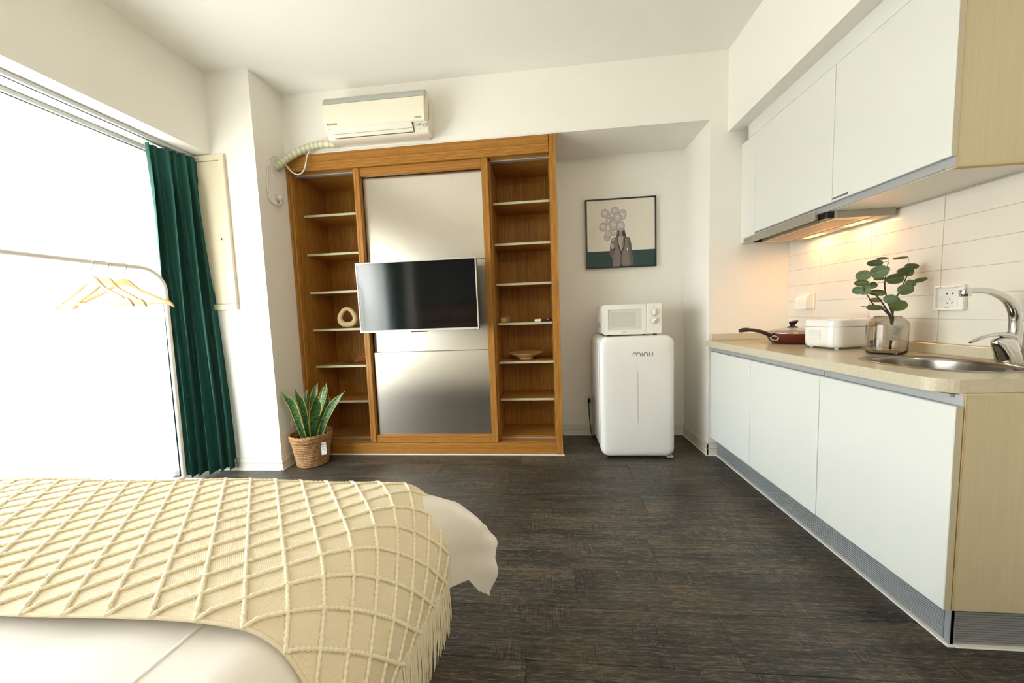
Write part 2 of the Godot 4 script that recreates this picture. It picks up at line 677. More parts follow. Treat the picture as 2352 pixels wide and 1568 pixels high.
func build_shell() -> void:
	var b := mb()
	b.slab(Vector3(-1.815, 2.19, BACK), Vector3(1.75, 2.72, -2.98), 0.0)
	b.slab(Vector3(-1.9, -0.1, DEEP), Vector3(1.2, 2.2, -2.98), 0.0)
	struct("wall_back", b, M.wall, "cream plastered back wall with a deep alcove under its beam")
	b = mb()
	b.slab(Vector3(1.082, -0.1, BACK), Vector3(1.75, 2.19, -2.98), 0.0)
	struct("wall_back_right", b, M.wall, "short cream wall between the alcove and the tiled kitchen wall")
	b = mb()
	b.slab(Vector3(-3.0, -0.1, -2.147), Vector3(-1.815, 2.72, -2.98), 0.0)
	struct("wall_back_left", b, M.wall, "cream plastered pillar between window and bookcase")
	b = mb()
	b.slab(Vector3(-3.0, CEIL, -2.98), Vector3(1.75, 2.74, 2.5), 0.0)
	struct("ceiling", b, M.ceiling, "plain off-white plastered ceiling")
	b = mb()
	b.slab(Vector3(-3.0, 2.10, -2.147), Vector3(-2.12, CEIL, 2.4), 0.0)
	struct("wall_left_beam", b, M.wall, "deep cream beam running above the window")
	b = mb()
	b.slab(Vector3(-2.85, -0.1, -2.147), Vector3(-2.70, 0.06, 2.4), 0.0)
	b.slab(Vector3(-2.85, 0.06, 1.30), Vector3(-2.70, 2.10, 2.4), 0.0)
	b.slab(Vector3(-2.85, 0.06, -2.147), Vector3(-2.70, 2.10, -1.95), 0.0)
	b.slab(Vector3(-2.85, 1.95, -1.95), Vector3(-2.70, 2.10, 1.30), 0.0)
	struct("wall_left", b, M.wall, "cream window wall, mostly opening")
	b = mb()
	b.slab(Vector3(TILE + 0.007, -0.1, -2.45), Vector3(1.75, CEIL, 2.4), 0.0)
	struct("wall_right", b, M.wall, "kitchen wall with pale rectangular tiles above the worktop")
	b = mb()
	b.slab(Vector3(1.189, 2.107, BACK), Vector3(1.6, CEIL, 2.4), 0.0)
	struct("trim_1", b, M.wall, "cream boxed soffit above the wall cabinets")
	b = mb()
	b.slab(Vector3(-3.0, -0.1, 2.3), Vector3(1.75, CEIL, 2.45), 0.0)
	struct("wall_front", b, M.wall, "cream wall behind the bed head")
	# skirting boards: an upper and a lower strip with a dark groove between
	for s in [["baseboard_left", Vector3(-2.70, 0, -2.147), Vector3(-1.815, 0, -2.147), Vector3(0, 0, 1)], ["baseboard_pillar", Vector3(-1.815, 0, -2.135), Vector3(-1.815, 0, -2.405), Vector3(1, 0, 0)],
			["baseboard_back", Vector3(0.13, 0, DEEP), Vector3(1.082, 0, DEEP), Vector3(0, 0, 1)], ["baseboard_alcove", Vector3(1.082, 0, DEEP), Vector3(1.082, 0, -2.408), Vector3(-1, 0, 0)], ["baseboard_right", Vector3(1.07, 0, BACK), Vector3(1.137, 0, BACK), Vector3(0, 0, 1)]]:
		var a: Vector3 = s[1]
		var e: Vector3 = s[2]
		var nn: Vector3 = s[3]
		b = mb()
		b.slab(a, e + nn * 0.012 + Vector3(0, 0.046, 0), 0.0015)
		b.slab(a + Vector3(0, 0.046, 0), e + nn * 0.0085 + Vector3(0, 0.049, 0), 0.0)
		b.slab(a + Vector3(0, 0.049, 0), e + nn * 0.012 + Vector3(0, 0.079, 0), 0.002)
		b.slab(a + Vector3(0, 0.079, 0), e + nn * 0.006 + Vector3(0, 0.088, 0), 0.002)
		var o := struct(s[0], b, M.trim, "cream skirting board with a thin dark groove")
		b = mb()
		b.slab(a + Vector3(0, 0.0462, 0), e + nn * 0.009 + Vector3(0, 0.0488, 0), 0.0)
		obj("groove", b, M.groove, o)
		b = mb()
		b.slab(a, e + nn * 0.019 + Vector3(0, 0.004, 0), 0.0015)
		obj("sealant", b, M.caulk, o)

func build_floor() -> void:
	var b := mb()
	b.slab(Vector3(-3.0, -0.12, -2.98), Vector3(1.75, -0.012, 2.45), 0.0)
	var fl := struct("floor", b, M.subfloor, "dark limed oak plank floor")
	var w := 0.187
	var length := 1.22
	var known := {0: -0.18, 1: 0.505, 2: -0.24, 3: 0.483, 4: -0.09, 5: 0.417, 6: 0.086, 7: 0.528, 8: -0.08}
	var row := -3
	while -2.43 + row * w < 2.3:
		var z0 := -2.43 + row * w
		var joint: float = known[row] if known.has(row) else rng.randf_range(-0.6, 0.6)
		var x := joint - 3 * length
		while x < 1.58:
			var xa := maxf(x, -2.70)
			var xb := minf(x + length, 1.575)
			if xb - xa > 0.02:
				var u0 := rng.randf() * 0.5
				var v0 := rng.randf()
				b = MB.new()
				var za := maxf(z0, DEEP)
				var zb := minf(z0 + w, 2.3)
				var g := 0.0006
				var y := rng.randf_range(-0.0003, 0.0)
				var c := Vector3((xa + xb) * 0.5, -0.006 + y, (za + zb) * 0.5)
				b.box(c, Vector3(xb - xa - 2 * g, 0.012, zb - za - 2 * g), 0.0008)
				for k in b.uv.size():
					b.uv[k] = Vector2(u0 + (b.v[k].x - xa) / 2.2, v0 + (b.v[k].z - za) / 1.1)
				obj("plank", b, M.oak[rng.randi() % 3], fl)
			x += length
		row += 1

func build_tiles() -> void:
	var wall: Node = get_node("wall_right")
	var b := mb()
	b.slab(Vector3(TILE + 0.002, 0.784, BACK), Vector3(TILE + 0.007, 1.415, -0.02), 0.0)
	obj("grout_bed", b, M.grout, wall)
	var zs := [BACK, -2.159, -1.854, -1.549, -1.244, -0.939, -0.634, -0.329, -0.024]
	var ys := [0.784, 0.826, 0.9225, 1.019, 1.116, 1.2125, 1.309, 1.405]
	for i in zs.size() - 1:
		for j in ys.size() - 1:
			b = mb()
			b.slab(Vector3(TILE, ys[j] + 0.0008, zs[i] + 0.0008), Vector3(TILE + 0.006, ys[j + 1] - 0.0008, zs[i + 1] - 0.0008), 0.001)
			obj("tile", b, M.tile, wall)

func build_window() -> void:
	var b := mb()
	var z0 := -1.95
	var z1 := 1.30
	b.slab(Vector3(-2.80, 0.06, z0), Vector3(-2.74, 0.11, z1), 0.003)
	b.slab(Vector3(-2.80, 1.90, z0), Vector3(-2.74, 1.95, z1), 0.003)
	for z in [z0 + 0.025, z0 + 0.8125, z0 + 1.625, z0 + 2.4375, z1 - 0.025]:
		b.slab(Vector3(-2.80, 0.11, z - 0.025), Vector3(-2.74, 1.90, z + 0.025), 0.003)
	var o := struct("window_1", b, M.plastic, "wide white framed window behind the sheer curtain")
	for k in 4:
		b = mb()
		b.slab(Vector3(-2.773, 0.11, z0 + 0.8125 * k + 0.05), Vector3(-2.767, 1.90, z0 + 0.8125 * (k + 1) - 0.025), 0.0)
		obj("pane", b, M.glass, o)

func build_bookcase() -> void:
	var f := -2.41          # front plane
	var t := thing("built_in_bookcase", "tall honey brown zebra-grain built-in bookcase with brushed steel centre panels", "bookcase", Vector3(-0.86, 0, f))
	var b := mb(t)
	# outer posts
	b.slab(Vector3(-1.812, 0.0, f), Vector3(-1.795, 2.18, f - 0.03), 0.001)
	b.slab(Vector3(-1.795, 0.0, f - 0.006), Vector3(-1.778, 2.16, f - 0.40), 0.001)
	obj("side_panel", b, M.wood_v, t)
	b = mb(t)
	b.slab(Vector3(0.059, 0.004, f + 0.008), Vector3(0.103, 2.18, f - 0.40), 0.002)
	obj("side_panel", b, M.wood_v, t)
	b = mb(t)
	b.slab(Vector3(-1.812, 2.068, f + 0.004), Vector3(0.056, 2.182, f - 0.03), 0.002)
	obj("top_board", b, M.wood_h, t)
	b = mb(t)
	b.slab(Vector3(-1.80, 0.006, f + 0.002), Vector3(0.058, 0.086, f - 0.03), 0.002)
	obj("plinth", b, M.wood_h, t)
	b = mb(t)
	b.slab(Vector3(-1.812, 0.0, f + 0.012), Vector3(0.112, 0.006, f - 0.01), 0.0015)
	obj("sealant", b, M.caulk, t)
	b = mb(t)
	b.slab(Vector3(-1.81, 2.181, f + 0.003), Vector3(0.105, 2.189, f - 0.01), 0.001)
	obj("plaster_strip", b, M.caulk, t)
	# dividers
	for x in [[-1.314, -1.272], [-0.402, -0.356]]:
		b = mb(t)
		b.slab(Vector3(x[0], 0.088, f - 0.004), Vector3(x[1], 2.066, f - 0.05), 0.002)
		obj("divider_post", b, M.wood_v, t)
	for x in [[-1.33, -1.31], [-0.366, -0.346]]:
		b = mb(t)
		b.slab(Vector3(x[0], 0.088, f - 0.051), Vector3(x[1], 2.066, f - 0.40), 0.001)
		obj("divider_panel", b, M.wood_v, t)
	b = mb(t)
	b.slab(Vector3(-1.271, 2.010, f - 0.012), Vector3(-0.403, 2.066, f - 0.04), 0.002)
	obj("head_rail", b, M.wood_h, t)
	b = mb(t)
	b.slab(Vector3(-1.270, 0.088, f - 0.012), Vector3(-0.403, 0.140, f - 0.04), 0.002)
	obj("bottom_rail", b, M.wood_h, t)
	# backs, tops, floors of the shelf bays
	for bay in [[-1.778, -1.33], [-0.346, 0.059]]:
		var xa: float = bay[0]
		var xb: float = bay[1]
		b = mb(t)
		b.slab(Vector3(xa, 0.088, f - 0.385), Vector3(xb, 2.10, f - 0.40), 0.0)
		obj("back_panel", b, M.wood_v, t)
		b = mb(t)
		b.slab(Vector3(xa, 2.060, f - 0.034), Vector3(xb, 2.078, f - 0.385), 0.001)
		obj("bay_top", b, M.wood_h, t)
		b = mb(t)
		b.slab(Vector3(xa, 0.086, f - 0.105), Vector3(xb, 0.104, f - 0.385), 0.001)
		obj("bay_floor", b, M.wood_h, t)
		b = mb(t)
		b.slab(Vector3(xa, 0.070, f - 0.031), Vector3(xb, 0.087, f - 0.104), 0.001)
		obj("bay_floor_front", b, M.wood_h, t)
		b = mb(t)
		b.slab(Vector3(xa, 0.087, f - 0.097), Vector3(xb, 0.094, f - 0.104), 0.0005)
		obj("slide_track", b, M.toe, t)
		b = mb(t)
		b.slab(Vector3(xa, 2.052, f - 0.045), Vector3(xb, 2.060, f - 0.075), 0.0005)
		obj("slide_track", b, M.toe, t)
		# inner lining of the bay's sides
		for sx in [[xa, xa + 0.004], [xb - 0.004, xb]]:
			if sx[0] > -1.7 and sx[1] < -0.3:
				continue
			b = mb(t)
			b.slab(Vector3(sx[0], 0.104, f - 0.06), Vector3(sx[1], 2.06, f - 0.385), 0.0)
			obj("lining", b, M.wood_v, t)
		for y in [1.796, 1.511, 1.227, 0.9425, 0.660, 0.384]:
			b = mb(t)
			b.slab(Vector3(xa + 0.004, y - 0.016, f - 0.109), Vector3(xb - 0.004, y, f - 0.385), 0.0)
			var sh := obj("shelf", b, M.wood_h, t)
			b = mb(t)
			b.slab(Vector3(xa + 0.004, y - 0.0165, f - 0.105), Vector3(xb - 0.004, y + 0.0005, f - 0.109), 0.0012)
			obj("edge_strip", b, M.edging, sh)
	# brushed steel sheets: an upper, a middle and a proud lower one
	b = mb(t)
	b.slab(Vector3(-1.268, 1.404, f - 0.050), Vector3(-0.402, 2.012, f - 0.056), 0.0008)
	obj("steel_sheet", b, M.steel, t)
	b = mb(t)
	b.slab(Vector3(-1.268, 0.70, f - 0.060), Vector3(-0.402, 1.403, f - 0.066), 0.0008)
	obj("steel_sheet", b, M.steel, t)
	b = mb(t)
	b.slab(Vector3(-1.262, 0.139, f - 0.036), Vector3(-0.403, 0.757, f - 0.044), 0.0015)
	obj("steel_sheet", b, M.steel, t)

func build_kitchen() -> void:
	var xd := 1.09          # face of the base doors
	var names := ["narrow white base cabinet beside the alcove corner", "white base cabinet between the narrow one and the sink cabinet", "wide white base cabinet under the sink with a beige end panel"]
	var zs := [-2.412, -1.957, -1.486, -1.020]
	for k in 3:
		var za: float = zs[k]
		var zb: float = zs[k + 1]
		var t := thing("base_cabinet", names[k], "cabinet", Vector3(1.33, 0, (za + zb) * 0.5), "base cabinets of the kitchen run")
		var b := mb(t)
		var ze := zb - 0.0185 if k == 2 else zb - 0.0005
		b.slab(Vector3(xd + 0.0225, 0.132, za + 0.0005), Vector3(TILE - 0.002, 0.150, ze), 0.0)
		b.slab(Vector3(xd + 0.0225, 0.150, za + 0.0005), Vector3(TILE - 0.008, 0.745, za + 0.0165), 0.0)
		b.slab(Vector3(xd + 0.0225, 0.150, ze - 0.016), Vector3(TILE - 0.008, 0.745, ze), 0.0)
		b.slab(Vector3(TILE - 0.008, 0.150, za + 0.0005), Vector3(TILE - 0.002, 0.745, ze), 0.0)
		b.slab(Vector3(xd + 0.0225, 0.715, za + 0.0165), Vector3(xd + 0.0385, 0.745, ze - 0.016), 0.0)
		obj("carcass", b, M.door_edge, t)
		b = mb(t)
		b.slab(Vector3(xd, 0.131, za + 0.0015), Vector3(xd + 0.018, 0.711, zb - 0.0015), 0.0015)
		var d := obj("door", b, M.door_white, t)
		b = mb(t)
		# aluminium grip rail, an L with a lip
		b.slab(Vector3(xd + 0.002, 0.711, za + 0.001), Vector3(xd + 0.0215, 0.7135, zb - 0.001), 0.0)
		b.slab(Vector3(xd + 0.017, 0.7135, za + 0.001), Vector3(xd + 0.0215, 0.742, zb - 0.001), 0.0)
		b.slab(Vector3(xd + 0.006, 0.733, za + 0.001), Vector3(xd + 0.017, 0.742, zb - (0.022 if k == 2 else 0.001)), 0.001)
		obj("grip_rail", b, M.aluminium, d)
		if k == 2:
			b = mb(t)
			b.slab(Vector3(xd + 0.0005, 0.1315, zb - 0.0014), Vector3(xd + 0.0175, 0.7105, zb - 0.0002), 0.0)
			obj("edge_band", b, M.door_edge, d)
			b = mb(t)
			b.slab(Vector3(xd + 0.0225, 0.131, zb - 0.0182), Vector3(TILE - 0.002, 0.746, zb), 0.001)
			obj("end_panel", b, M.end_panel, t)
			b = mb(t)
			b.slab(Vector3(xd + 0.0205, 0.131, zb - 0.010), Vector3(xd + 0.0224, 0.746, zb + 0.0008), 0.0004)
			obj("edge_band", b, M.banding, t)
		b = mb(t)
		var toe_end := -1.047 if k == 2 else zb
		b.slab(Vector3(1.140, 0.004, za), Vector3(1.152, 0.1315, toe_end), 0.0)
		for r in 16:
			var y := 0.010 + r * 0.0075
			b.slab(Vector3(1.1372, y, za), Vector3(1.1402, y + 0.0052, toe_end - (0.016 if k == 2 else 0.0)), 0.0)
		if k == 2:
			b.slab(Vector3(1.1365, 0.004, toe_end - 0.014), Vector3(1.150, 0.1315, toe_end), 0.002)
			for r in 16:
				var y := 0.010 + r * 0.0075
				b.slab(Vector3(1.150, y, toe_end - 0.004), Vector3(TILE - 0.002, y + 0.0052, toe_end - 0.001), 0.0)
			b.slab(Vector3(1.150, 0.004, toe_end - 0.012), Vector3(TILE - 0.002, 0.1315, toe_end - 0.004), 0.0)
		obj("kickboard", b, M.toe, t)
		b = mb(t)
		b.slab(Vector3(1.128, 0.0, za), Vector3(1.150, 0.005, toe_end + (0.006 if k == 2 else 0.0)), 0.0015)
		if k == 2:
			b.slab(Vector3(1.150, 0.0, toe_end - 0.012), Vector3(TILE - 0.002, 0.005, toe_end + 0.008), 0.0015)
		obj("sealant", b, M.caulk, t)

	# worktop with an oval cut-out, rounded free corner and an upstand
	var wt := thing("worktop", "speckled beige stone worktop with low upstand along the wall", "worktop", Vector3(1.3, 0.746, -1.7))
	var outer := []
	outer.append(Vector2(1.062, -2.412))
	outer.append(Vector2(TILE - 0.001, -2.412))
	outer.append(Vector2(TILE - 0.001, -1.030))
	var cr := 0.055
	for k in 9:
		var a := PI * 0.5 + PI * 0.5 * k / 8.0
		outer.append(Vector2(1.062 + cr + cr * cos(a), -1.030 - cr + cr * sin(a)))
	var hole := []
	for k in 49:
		var a := -TAU * k / 48.0 + PI
		hole.append(sink_at(a, 0.150, 0.176))
	var b := mb(wt)
	var yt := 0.784
	var yb := 0.747
	# top and bottom faces: outer ring joined to the hole by a slit
	var loop := PackedVector2Array()
	for p in outer:
		loop.append(p)
	for p in hole:
		loop.append(p)
	loop.append(outer[outer.size() - 1])
	for lev in [[yt, 1.0, 0.0], [yb, -1.0, 0.0]]:
		var tr := Geometry2D.triangulate_polygon(loop)
		for q in range(0, tr.size(), 3):
			var pts := []
			for e in 3:
				var p: Vector2 = loop[tr[q + e]]
				pts.append(Vector3(p.x, lev[0], p.y))
			b.face(pts, Vector3(0, lev[1], 0))
	for k in outer.size():
		var p: Vector2 = outer[k]
		var q: Vector2 = outer[(k + 1) % outer.size()]
		var d := (q - p).normalized()
		var nn := Vector3(d.y, 0, -d.x)
		if nn.dot(Vector3(p.x - 1.3, 0, p.y + 1.7)) < 0.0:
			nn = -nn
		b.face([Vector3(p.x, yb, p.y), Vector3(q.x, yb, q.y), Vector3(q.x, yt, q.y), Vector3(p.x, yt, p.y)], nn)
	for k in 48:
		var p: Vector2 = hole[k]
		var q: Vector2 = hole[k + 1]
		b.face([Vector3(p.x, yb, p.y), Vector3(q.x, yb, q.y), Vector3(q.x, yt, q.y), Vector3(p.x, yt, p.y)], Vector3(1.335 - p.x, 0, -1.31 - p.y))
	obj("slab", b, M.counter, wt)
	b = mb(wt)
	b.slab(Vector3(TILE - 0.020, yt, -2.412), Vector3(TILE - 0.001, 0.826, -1.032), 0.002)
	b.slab(Vector3(1.09, yt, -2.417), Vector3(TILE - 0.020, 0.826, -2.402), 0.002)
	obj("upstand", b, M.counter, wt)

	# sink: rim, bowl and waste
	var sk := thing("kitchen_sink", "oval brushed stainless steel sink set in the worktop", "sink", Vector3(1.335, 0.784, -1.31))
	b = mb(sk)
	var rows := []
	for p in [[0.176, 0.203, 0.7842], [0.174, 0.201, 0.7865], [0.170, 0.197, 0.7872], [0.156, 0.182, 0.7866], [0.149, 0.175, 0.7850], [0.1455, 0.1715, 0.780], [0.143, 0.169, 0.770], [0.138, 0.164, 0.700], [0.130, 0.156, 0.655], [0.112, 0.138, 0.640], [0.05, 0.05, 0.634], [0.034, 0.034, 0.633]]:
		var row := PackedVector3Array()
		for k in 65:
			var e := sink_at(TAU * k / 64.0, p[0], p[1])
			row.append(Vector3(e.x, p[2], e.y))
		rows.append(row)
	b.grid(rows, true, true)
	obj("bowl", b, M.sink, sk)
	b = mb(sk)
	b.lathe([Vector2(0.034, 0.6335), Vector2(0.03, 0.637), Vector2(0.026, 0.634), Vector2(0.026, 0.620), Vector2(0.001, 0.620)], 24, Vector3(1.335, 0, -1.31))
	for k in 3:
		var a := PI * k / 3.0
		b.tube([Vector3(1.335 + 0.026 * cos(a), 0.633, -1.31 + 0.026 * sin(a)), Vector3(1.335 - 0.026 * cos(a), 0.633, -1.31 - 0.026 * sin(a))], 0.002, 6)
	obj("waste", b, M.chrome, sk)
	# overflow with a wire grid on the far right wall of the bowl
	var ov := Vector3(1.380, 0.752, -1.145)
	var zdir := Vector3(-0.25, 0.08, -1).normalized()
	b = mb(sk)
	var ux := Vector3.UP.cross(zdir).normalized()
	var uy := zdir.cross(ux)
	var ring := []
	for k in 25:
		var a := TAU * k / 24.0
		ring.append(ov + (ux * cos(a) + uy * sin(a)) * 0.017)
	b.tube(ring, 0.003, 8, false)
	for k in 3:
		var a := 0.4 + k * 1.05
		b.tube([ov + (ux * cos(a) + uy * sin(a)) * 0.016, ov + zdir * 0.002, ov - (ux * cos(a) + uy * sin(a)) * 0.016], 0.0015, 6)
	obj("overflow_grille", b, M.chrome, sk)
	b = mb(sk)
	var disc := []
	for k in 24:
		var a := TAU * k / 24.0
		disc.append(ov - zdir * 0.001 + (ux * cos(a) + uy * sin(a)) * 0.015)
	b.face(disc, zdir)
	obj("overflow_hole", b, M.sink, sk)

	# mixer tap
	var fx := Vector3(1.522, 0.784, -1.285)
	var tp := thing("kitchen_tap", "chrome single lever mixer tap with arched spout over the sink", "tap", fx)
	b = mb(tp)
	var body := []
	for p in [[0.0, 0.027, 0.029, -0.002], [0.002, 0.028, 0.030, -0.002], [0.02, 0.029, 0.028, -0.006], [0.045, 0.033, 0.025, -0.012], [0.062, 0.036, 0.023, -0.017], [0.074, 0.034, 0.020, -0.020], [0.082, 0.026, 0.014, -0.021], [0.086, 0.008, 0.004, -0.021]]:
		var row := PackedVector3Array()
		for k in 33:
			var a := TAU * k / 32.0
			row.append(fx + Vector3(p[3] + p[1] * cos(a), p[0], p[2] * sin(a)))
		body.append(row)
	b.grid(body, true, false)
	obj("body", b, M.chrome, tp)
	b = mb(tp)
	b.lathe([Vector2(0.0155, 0.055), Vector2(0.0165, 0.06), Vector2(0.0165, 0.072), Vector2(0.015, 0.075), Vector2(0.012, 0.0755)], 24, fx + Vector3(0.008, 0, 0.0))
	obj("collar", b, M.chrome, tp)
	var sp := curve([fx + Vector3(0.009, 0.070, 0.0), fx + Vector3(0.010, 0.115, 0.0), fx + Vector3(0.002, 0.165, 0.002), fx + Vector3(-0.028, 0.208, 0.005), fx + Vector3(-0.082, 0.236, 0.010), fx + Vector3(-0.135, 0.242, 0.013), fx + Vector3(-0.158, 0.240, 0.015)], 7)
	var rads := []
	for k in sp.size():
		var f := k / float(sp.size() - 1)
		rads.append(lerpf(0.0155, 0.0085, smoothstep(0.15, 0.95, f)))
	b = mb(tp)
	b.tube(sp, rads, 20)
	obj("spout", b, M.chrome, tp)
	b = mb(tp)
	b.lathe([Vector2(0.006, 0.247), Vector2(0.0125, 0.246), Vector2(0.014, 0.243), Vector2(0.014, 0.232), Vector2(0.0125, 0.231), Vector2(0.0125, 0.224), Vector2(0.010, 0.223), Vector2(0.009, 0.226)], 24, fx + Vector3(-0.160, 0, 0.015))
	obj("aerator", b, M.chrome, tp)
	b = mb(tp)
	var lv := []
	for p in [[0.020, 0.074, 0.006, 0.010], [0.010, 0.083, 0.010, 0.014], [-0.015, 0.093, 0.010, 0.016], [-0.045, 0.096, 0.006, 0.014], [-0.080, 0.089, 0.0045, 0.012], [-0.108, 0.076, 0.004, 0.010], [-0.120, 0.070, 0.0015, 0.006]]:
		var row := PackedVector3Array()
		for k in 17:
			var a := TAU * k / 16.0
			row.append(fx + Vector3(p[0] + 0.3 * p[2] * sin(a), p[1] + p[2] * sin(a), p[3] * cos(a)))
		lv.append(row)
	b.grid(lv, true, false)
	obj("lever", b, M.chrome, tp)

	# wall cabinets
	var xu := 1.272
	var zu := [-2.268, -1.70, -1.245]
	var un := ["white wall cabinet above the range hood", "white wall cabinet above the sink with beige end panel"]
	for k in 2:
		var za: float = zu[k]
		var zb: float = zu[k + 1]
		var t := thing("wall_cabinet", un[k], "cabinet", Vector3(1.42, 1.411, (za + zb) * 0.5), "wall cabinets above the worktop")
		b = mb(t)
		b.slab(Vector3(xu + 0.0195, 1.428, za + 0.0005), Vector3(TILE - 0.001, 2.03, zb - (0.0185 if k == 1 else 0.0005)), 0.0)
		obj("carcass", b, M.door_edge, t)
		b = mb(t)
		b.slab(Vector3(xu + 0.0195, 1.411, za + 0.0005), Vector3(TILE - 0.001, 1.428, zb - (0.0185 if k == 1 else 0.0005)), 0.0)
		obj("bottom_board", b, M.plastic, t)
		b = mb(t)
		b.slab(Vector3(xu, 1.4446, za + 0.0012), Vector3(xu + 0.018, 2.020, zb - 0.0012), 0.0015)
		var d := obj("door", b, M.door_white, t)
		b = mb(t)
		b.slab(Vector3(xu + 0.003, 1.4430, za + 0.001), Vector3(xu + 0.019, 1.4446, zb - 0.001), 0.0)
		b.slab(Vector3(xu + 0.0145, 1.4135, za + 0.001), Vector3(xu + 0.019, 1.443, zb - 0.001), 0.0)
		b.slab(Vector3(xu + 0.006, 1.4125, za + 0.001), Vector3(xu + 0.019, 1.4175, zb - (0.03 if k == 1 else 0.001)), 0.0008)
		obj("grip_rail", b, M.aluminium, d)
		if k == 1:
			b = mb(t)
			b.slab(Vector3(xu + 0.0005, 1.445, zb - 0.0011), Vector3(xu + 0.0175, 2.0195, zb - 0.0001), 0.0)
			obj("edge_band", b, M.door_edge, d)
			b = mb(t)
			b.slab(Vector3(xu + 0.0195, 1.411, zb - 0.018), Vector3(TILE - 0.001, 2.1065, zb), 0.0008)
			obj("end_panel", b, M.end_panel, t)
			b = mb(t)
			b.slab(Vector3(xu + 0.0178, 1.4105, zb - 0.012), Vector3(xu + 0.0194, 2.106, zb + 0.0008), 0.0)
			b.slab(Vector3(xu + 0.0194, 1.4085, zb - 0.018), Vector3(TILE - 0.001, 1.4108, zb + 0.0008), 0.0)
			obj("edge_band", b, M.banding, t)
			# narrow dark maker's strip with pale marks on the lower corner of the door
			b = mb(t)
			b.slab(Vector3(xu - 0.0008, 1.4535, za + 0.004), Vector3(xu - 0.0001, 1.4605, za + 0.083), 0.0002)
			var plate := obj("name_strip", b, M.rubber, d)
			b = mb(t)
			var zz := za + 0.009
			for q in 9:
				var wq: float = [0.004, 0.003, 0.006, 0.004, 0.007, 0.003, 0.005, 0.004, 0.006][q]
				b.slab(Vector3(xu - 0.0011, 1.4555, zz), Vector3(xu - 0.0007, 1.4585, zz + wq), 0.0)
				zz += wq + 0.003
			obj("strip_marks", b, M.aluminium, plate)
	var fp := thing("filler_panel", "narrow white filler strip between the wall cabinets and the back wall", "panel", Vector3(1.29, 1.40, -2.34))
	b = mb(fp)
	b.slab(Vector3(xu, 1.405, -2.418), Vector3(xu + 0.018, 2.020, -2.2695), 0.0012)
	obj("board", b, M.door_white, fp)
	var tf := thing("top_filler_panel", "long white filler strip between the cabinet doors and the soffit", "panel", Vector3(1.29, 2.02, -1.8))
	b = mb(tf)
	b.slab(Vector3(xu + 0.003, 2.0230, -2.35), Vector3(xu + 0.018, 2.1065, -1.2455), 0.001)
	obj("board", b, M.door_white, tf)

	# slide-out range hood
	var hd := thing("range_hood", "slim grey slide-out range hood with two warm lamps under the wall cabinet", "hood", Vector3(1.42, 1.378, -2.0))
	b = mb(hd)
	var ha := -2.268
	var hb := -1.718
	b.slab(Vector3(1.302, 1.379, ha), Vector3(1.306, 1.4105, hb), 0.001)
	b.slab(Vector3(1.545, 1.379, ha), Vector3(1.549, 1.4105, hb), 0.001)
	b.slab(Vector3(1.306, 1.379, ha), Vector3(1.545, 1.4105, ha + 0.004), 0.001)
	b.slab(Vector3(1.306, 1.379, hb - 0.004), Vector3(1.545, 1.4105, hb), 0.001)
	b.slab(Vector3(1.306, 1.404, ha + 0.004), Vector3(1.545, 1.4105, hb - 0.004), 0.0)
	var hgrey := mat(rgb(176, 172, 156), 0.4, 0.5)
	obj("housing", b, hgrey, hd)
	b = mb(hd)
	b.slab(Vector3(1.306, 1.380, ha + 0.004), Vector3(1.470, 1.383, hb - 0.004), 0.0)
	for k in 46:
		var z := ha + 0.05 + k * 0.0098
		b.box(Vector3(1.385, 1.3795, z), Vector3(0.12, 0.0016, 0.005), 0.0006)
	obj("grease_filter", b, mat(rgb(206, 186, 156), 0.35, 0.8), hd)
	b = mb(hd)
	b.slab(Vector3(1.470, 1.378, ha + 0.004), Vector3(1.486, 1.381, hb - 0.004), 0.0005)
	b.slab(Vector3(1.530, 1.378, ha + 0.004), Vector3(1.545, 1.381, hb - 0.004), 0.0005)
	b.slab(Vector3(1.486, 1.378, ha + 0.004), Vector3(1.530, 1.381, ha + 0.07), 0.0005)
	b.slab(Vector3(1.486, 1.378, ha + 0.215), Vector3(1.530, 1.381, hb - 0.215), 0.0005)
	b.slab(Vector3(1.486, 1.378, hb - 0.07), Vector3(1.530, 1.381, hb - 0.004), 0.0005)
	obj("lamp_bar", b, hgrey, hd)
	b = mb(hd)
	b.slab(Vector3(1.238, 1.383, -2.320), Vector3(1.252, 1.421, -1.752), 0.002)
	var vis := obj("visor", b, hgrey, hd)
	b = mb(hd)
	b.slab(Vector3(1.252, 1.400, -2.250), Vector3(1.302, 1.405, -1.77), 0.0005)
	obj("slide_tray", b, hgrey, hd)
	for z in [[-2.268, -2.240], [-1.768, -1.722]]:
		b = mb(hd)
		b.slab(Vector3(1.268, 1.381, z[0]), Vector3(1.3015, 1.4105, z[1]), 0.001)
		obj("switch_block", b, M.black, hd)
	var sidex := Basis(Vector3(0, 0, 1), Vector3(0, 1, 0), Vector3(-1, 0, 0))
	lettering("maker_name", "VALENTI", 0.0085, M.grey_print, vis, Transform3D(sidex, Vector3(1.2375, 1.401, -2.255) - hd.position))
	b = mb(hd)
	var lg := []
	for k in 21:
		var a := TAU * k / 20.0
		lg.append(Vector3(1.2377, 1.4025 + 0.0065 * sin(a), -2.292 + 0.0065 * cos(a)))
	b.tube(lg, 0.0008, 5, false)
	b.tube([Vector3(1.2377, 1.406, -2.295), Vector3(1.2377, 1.398, -2.292), Vector3(1.2377, 1.406, -2.289)], 0.0007, 5)
	obj("emblem", b, M.grey_print, vis)
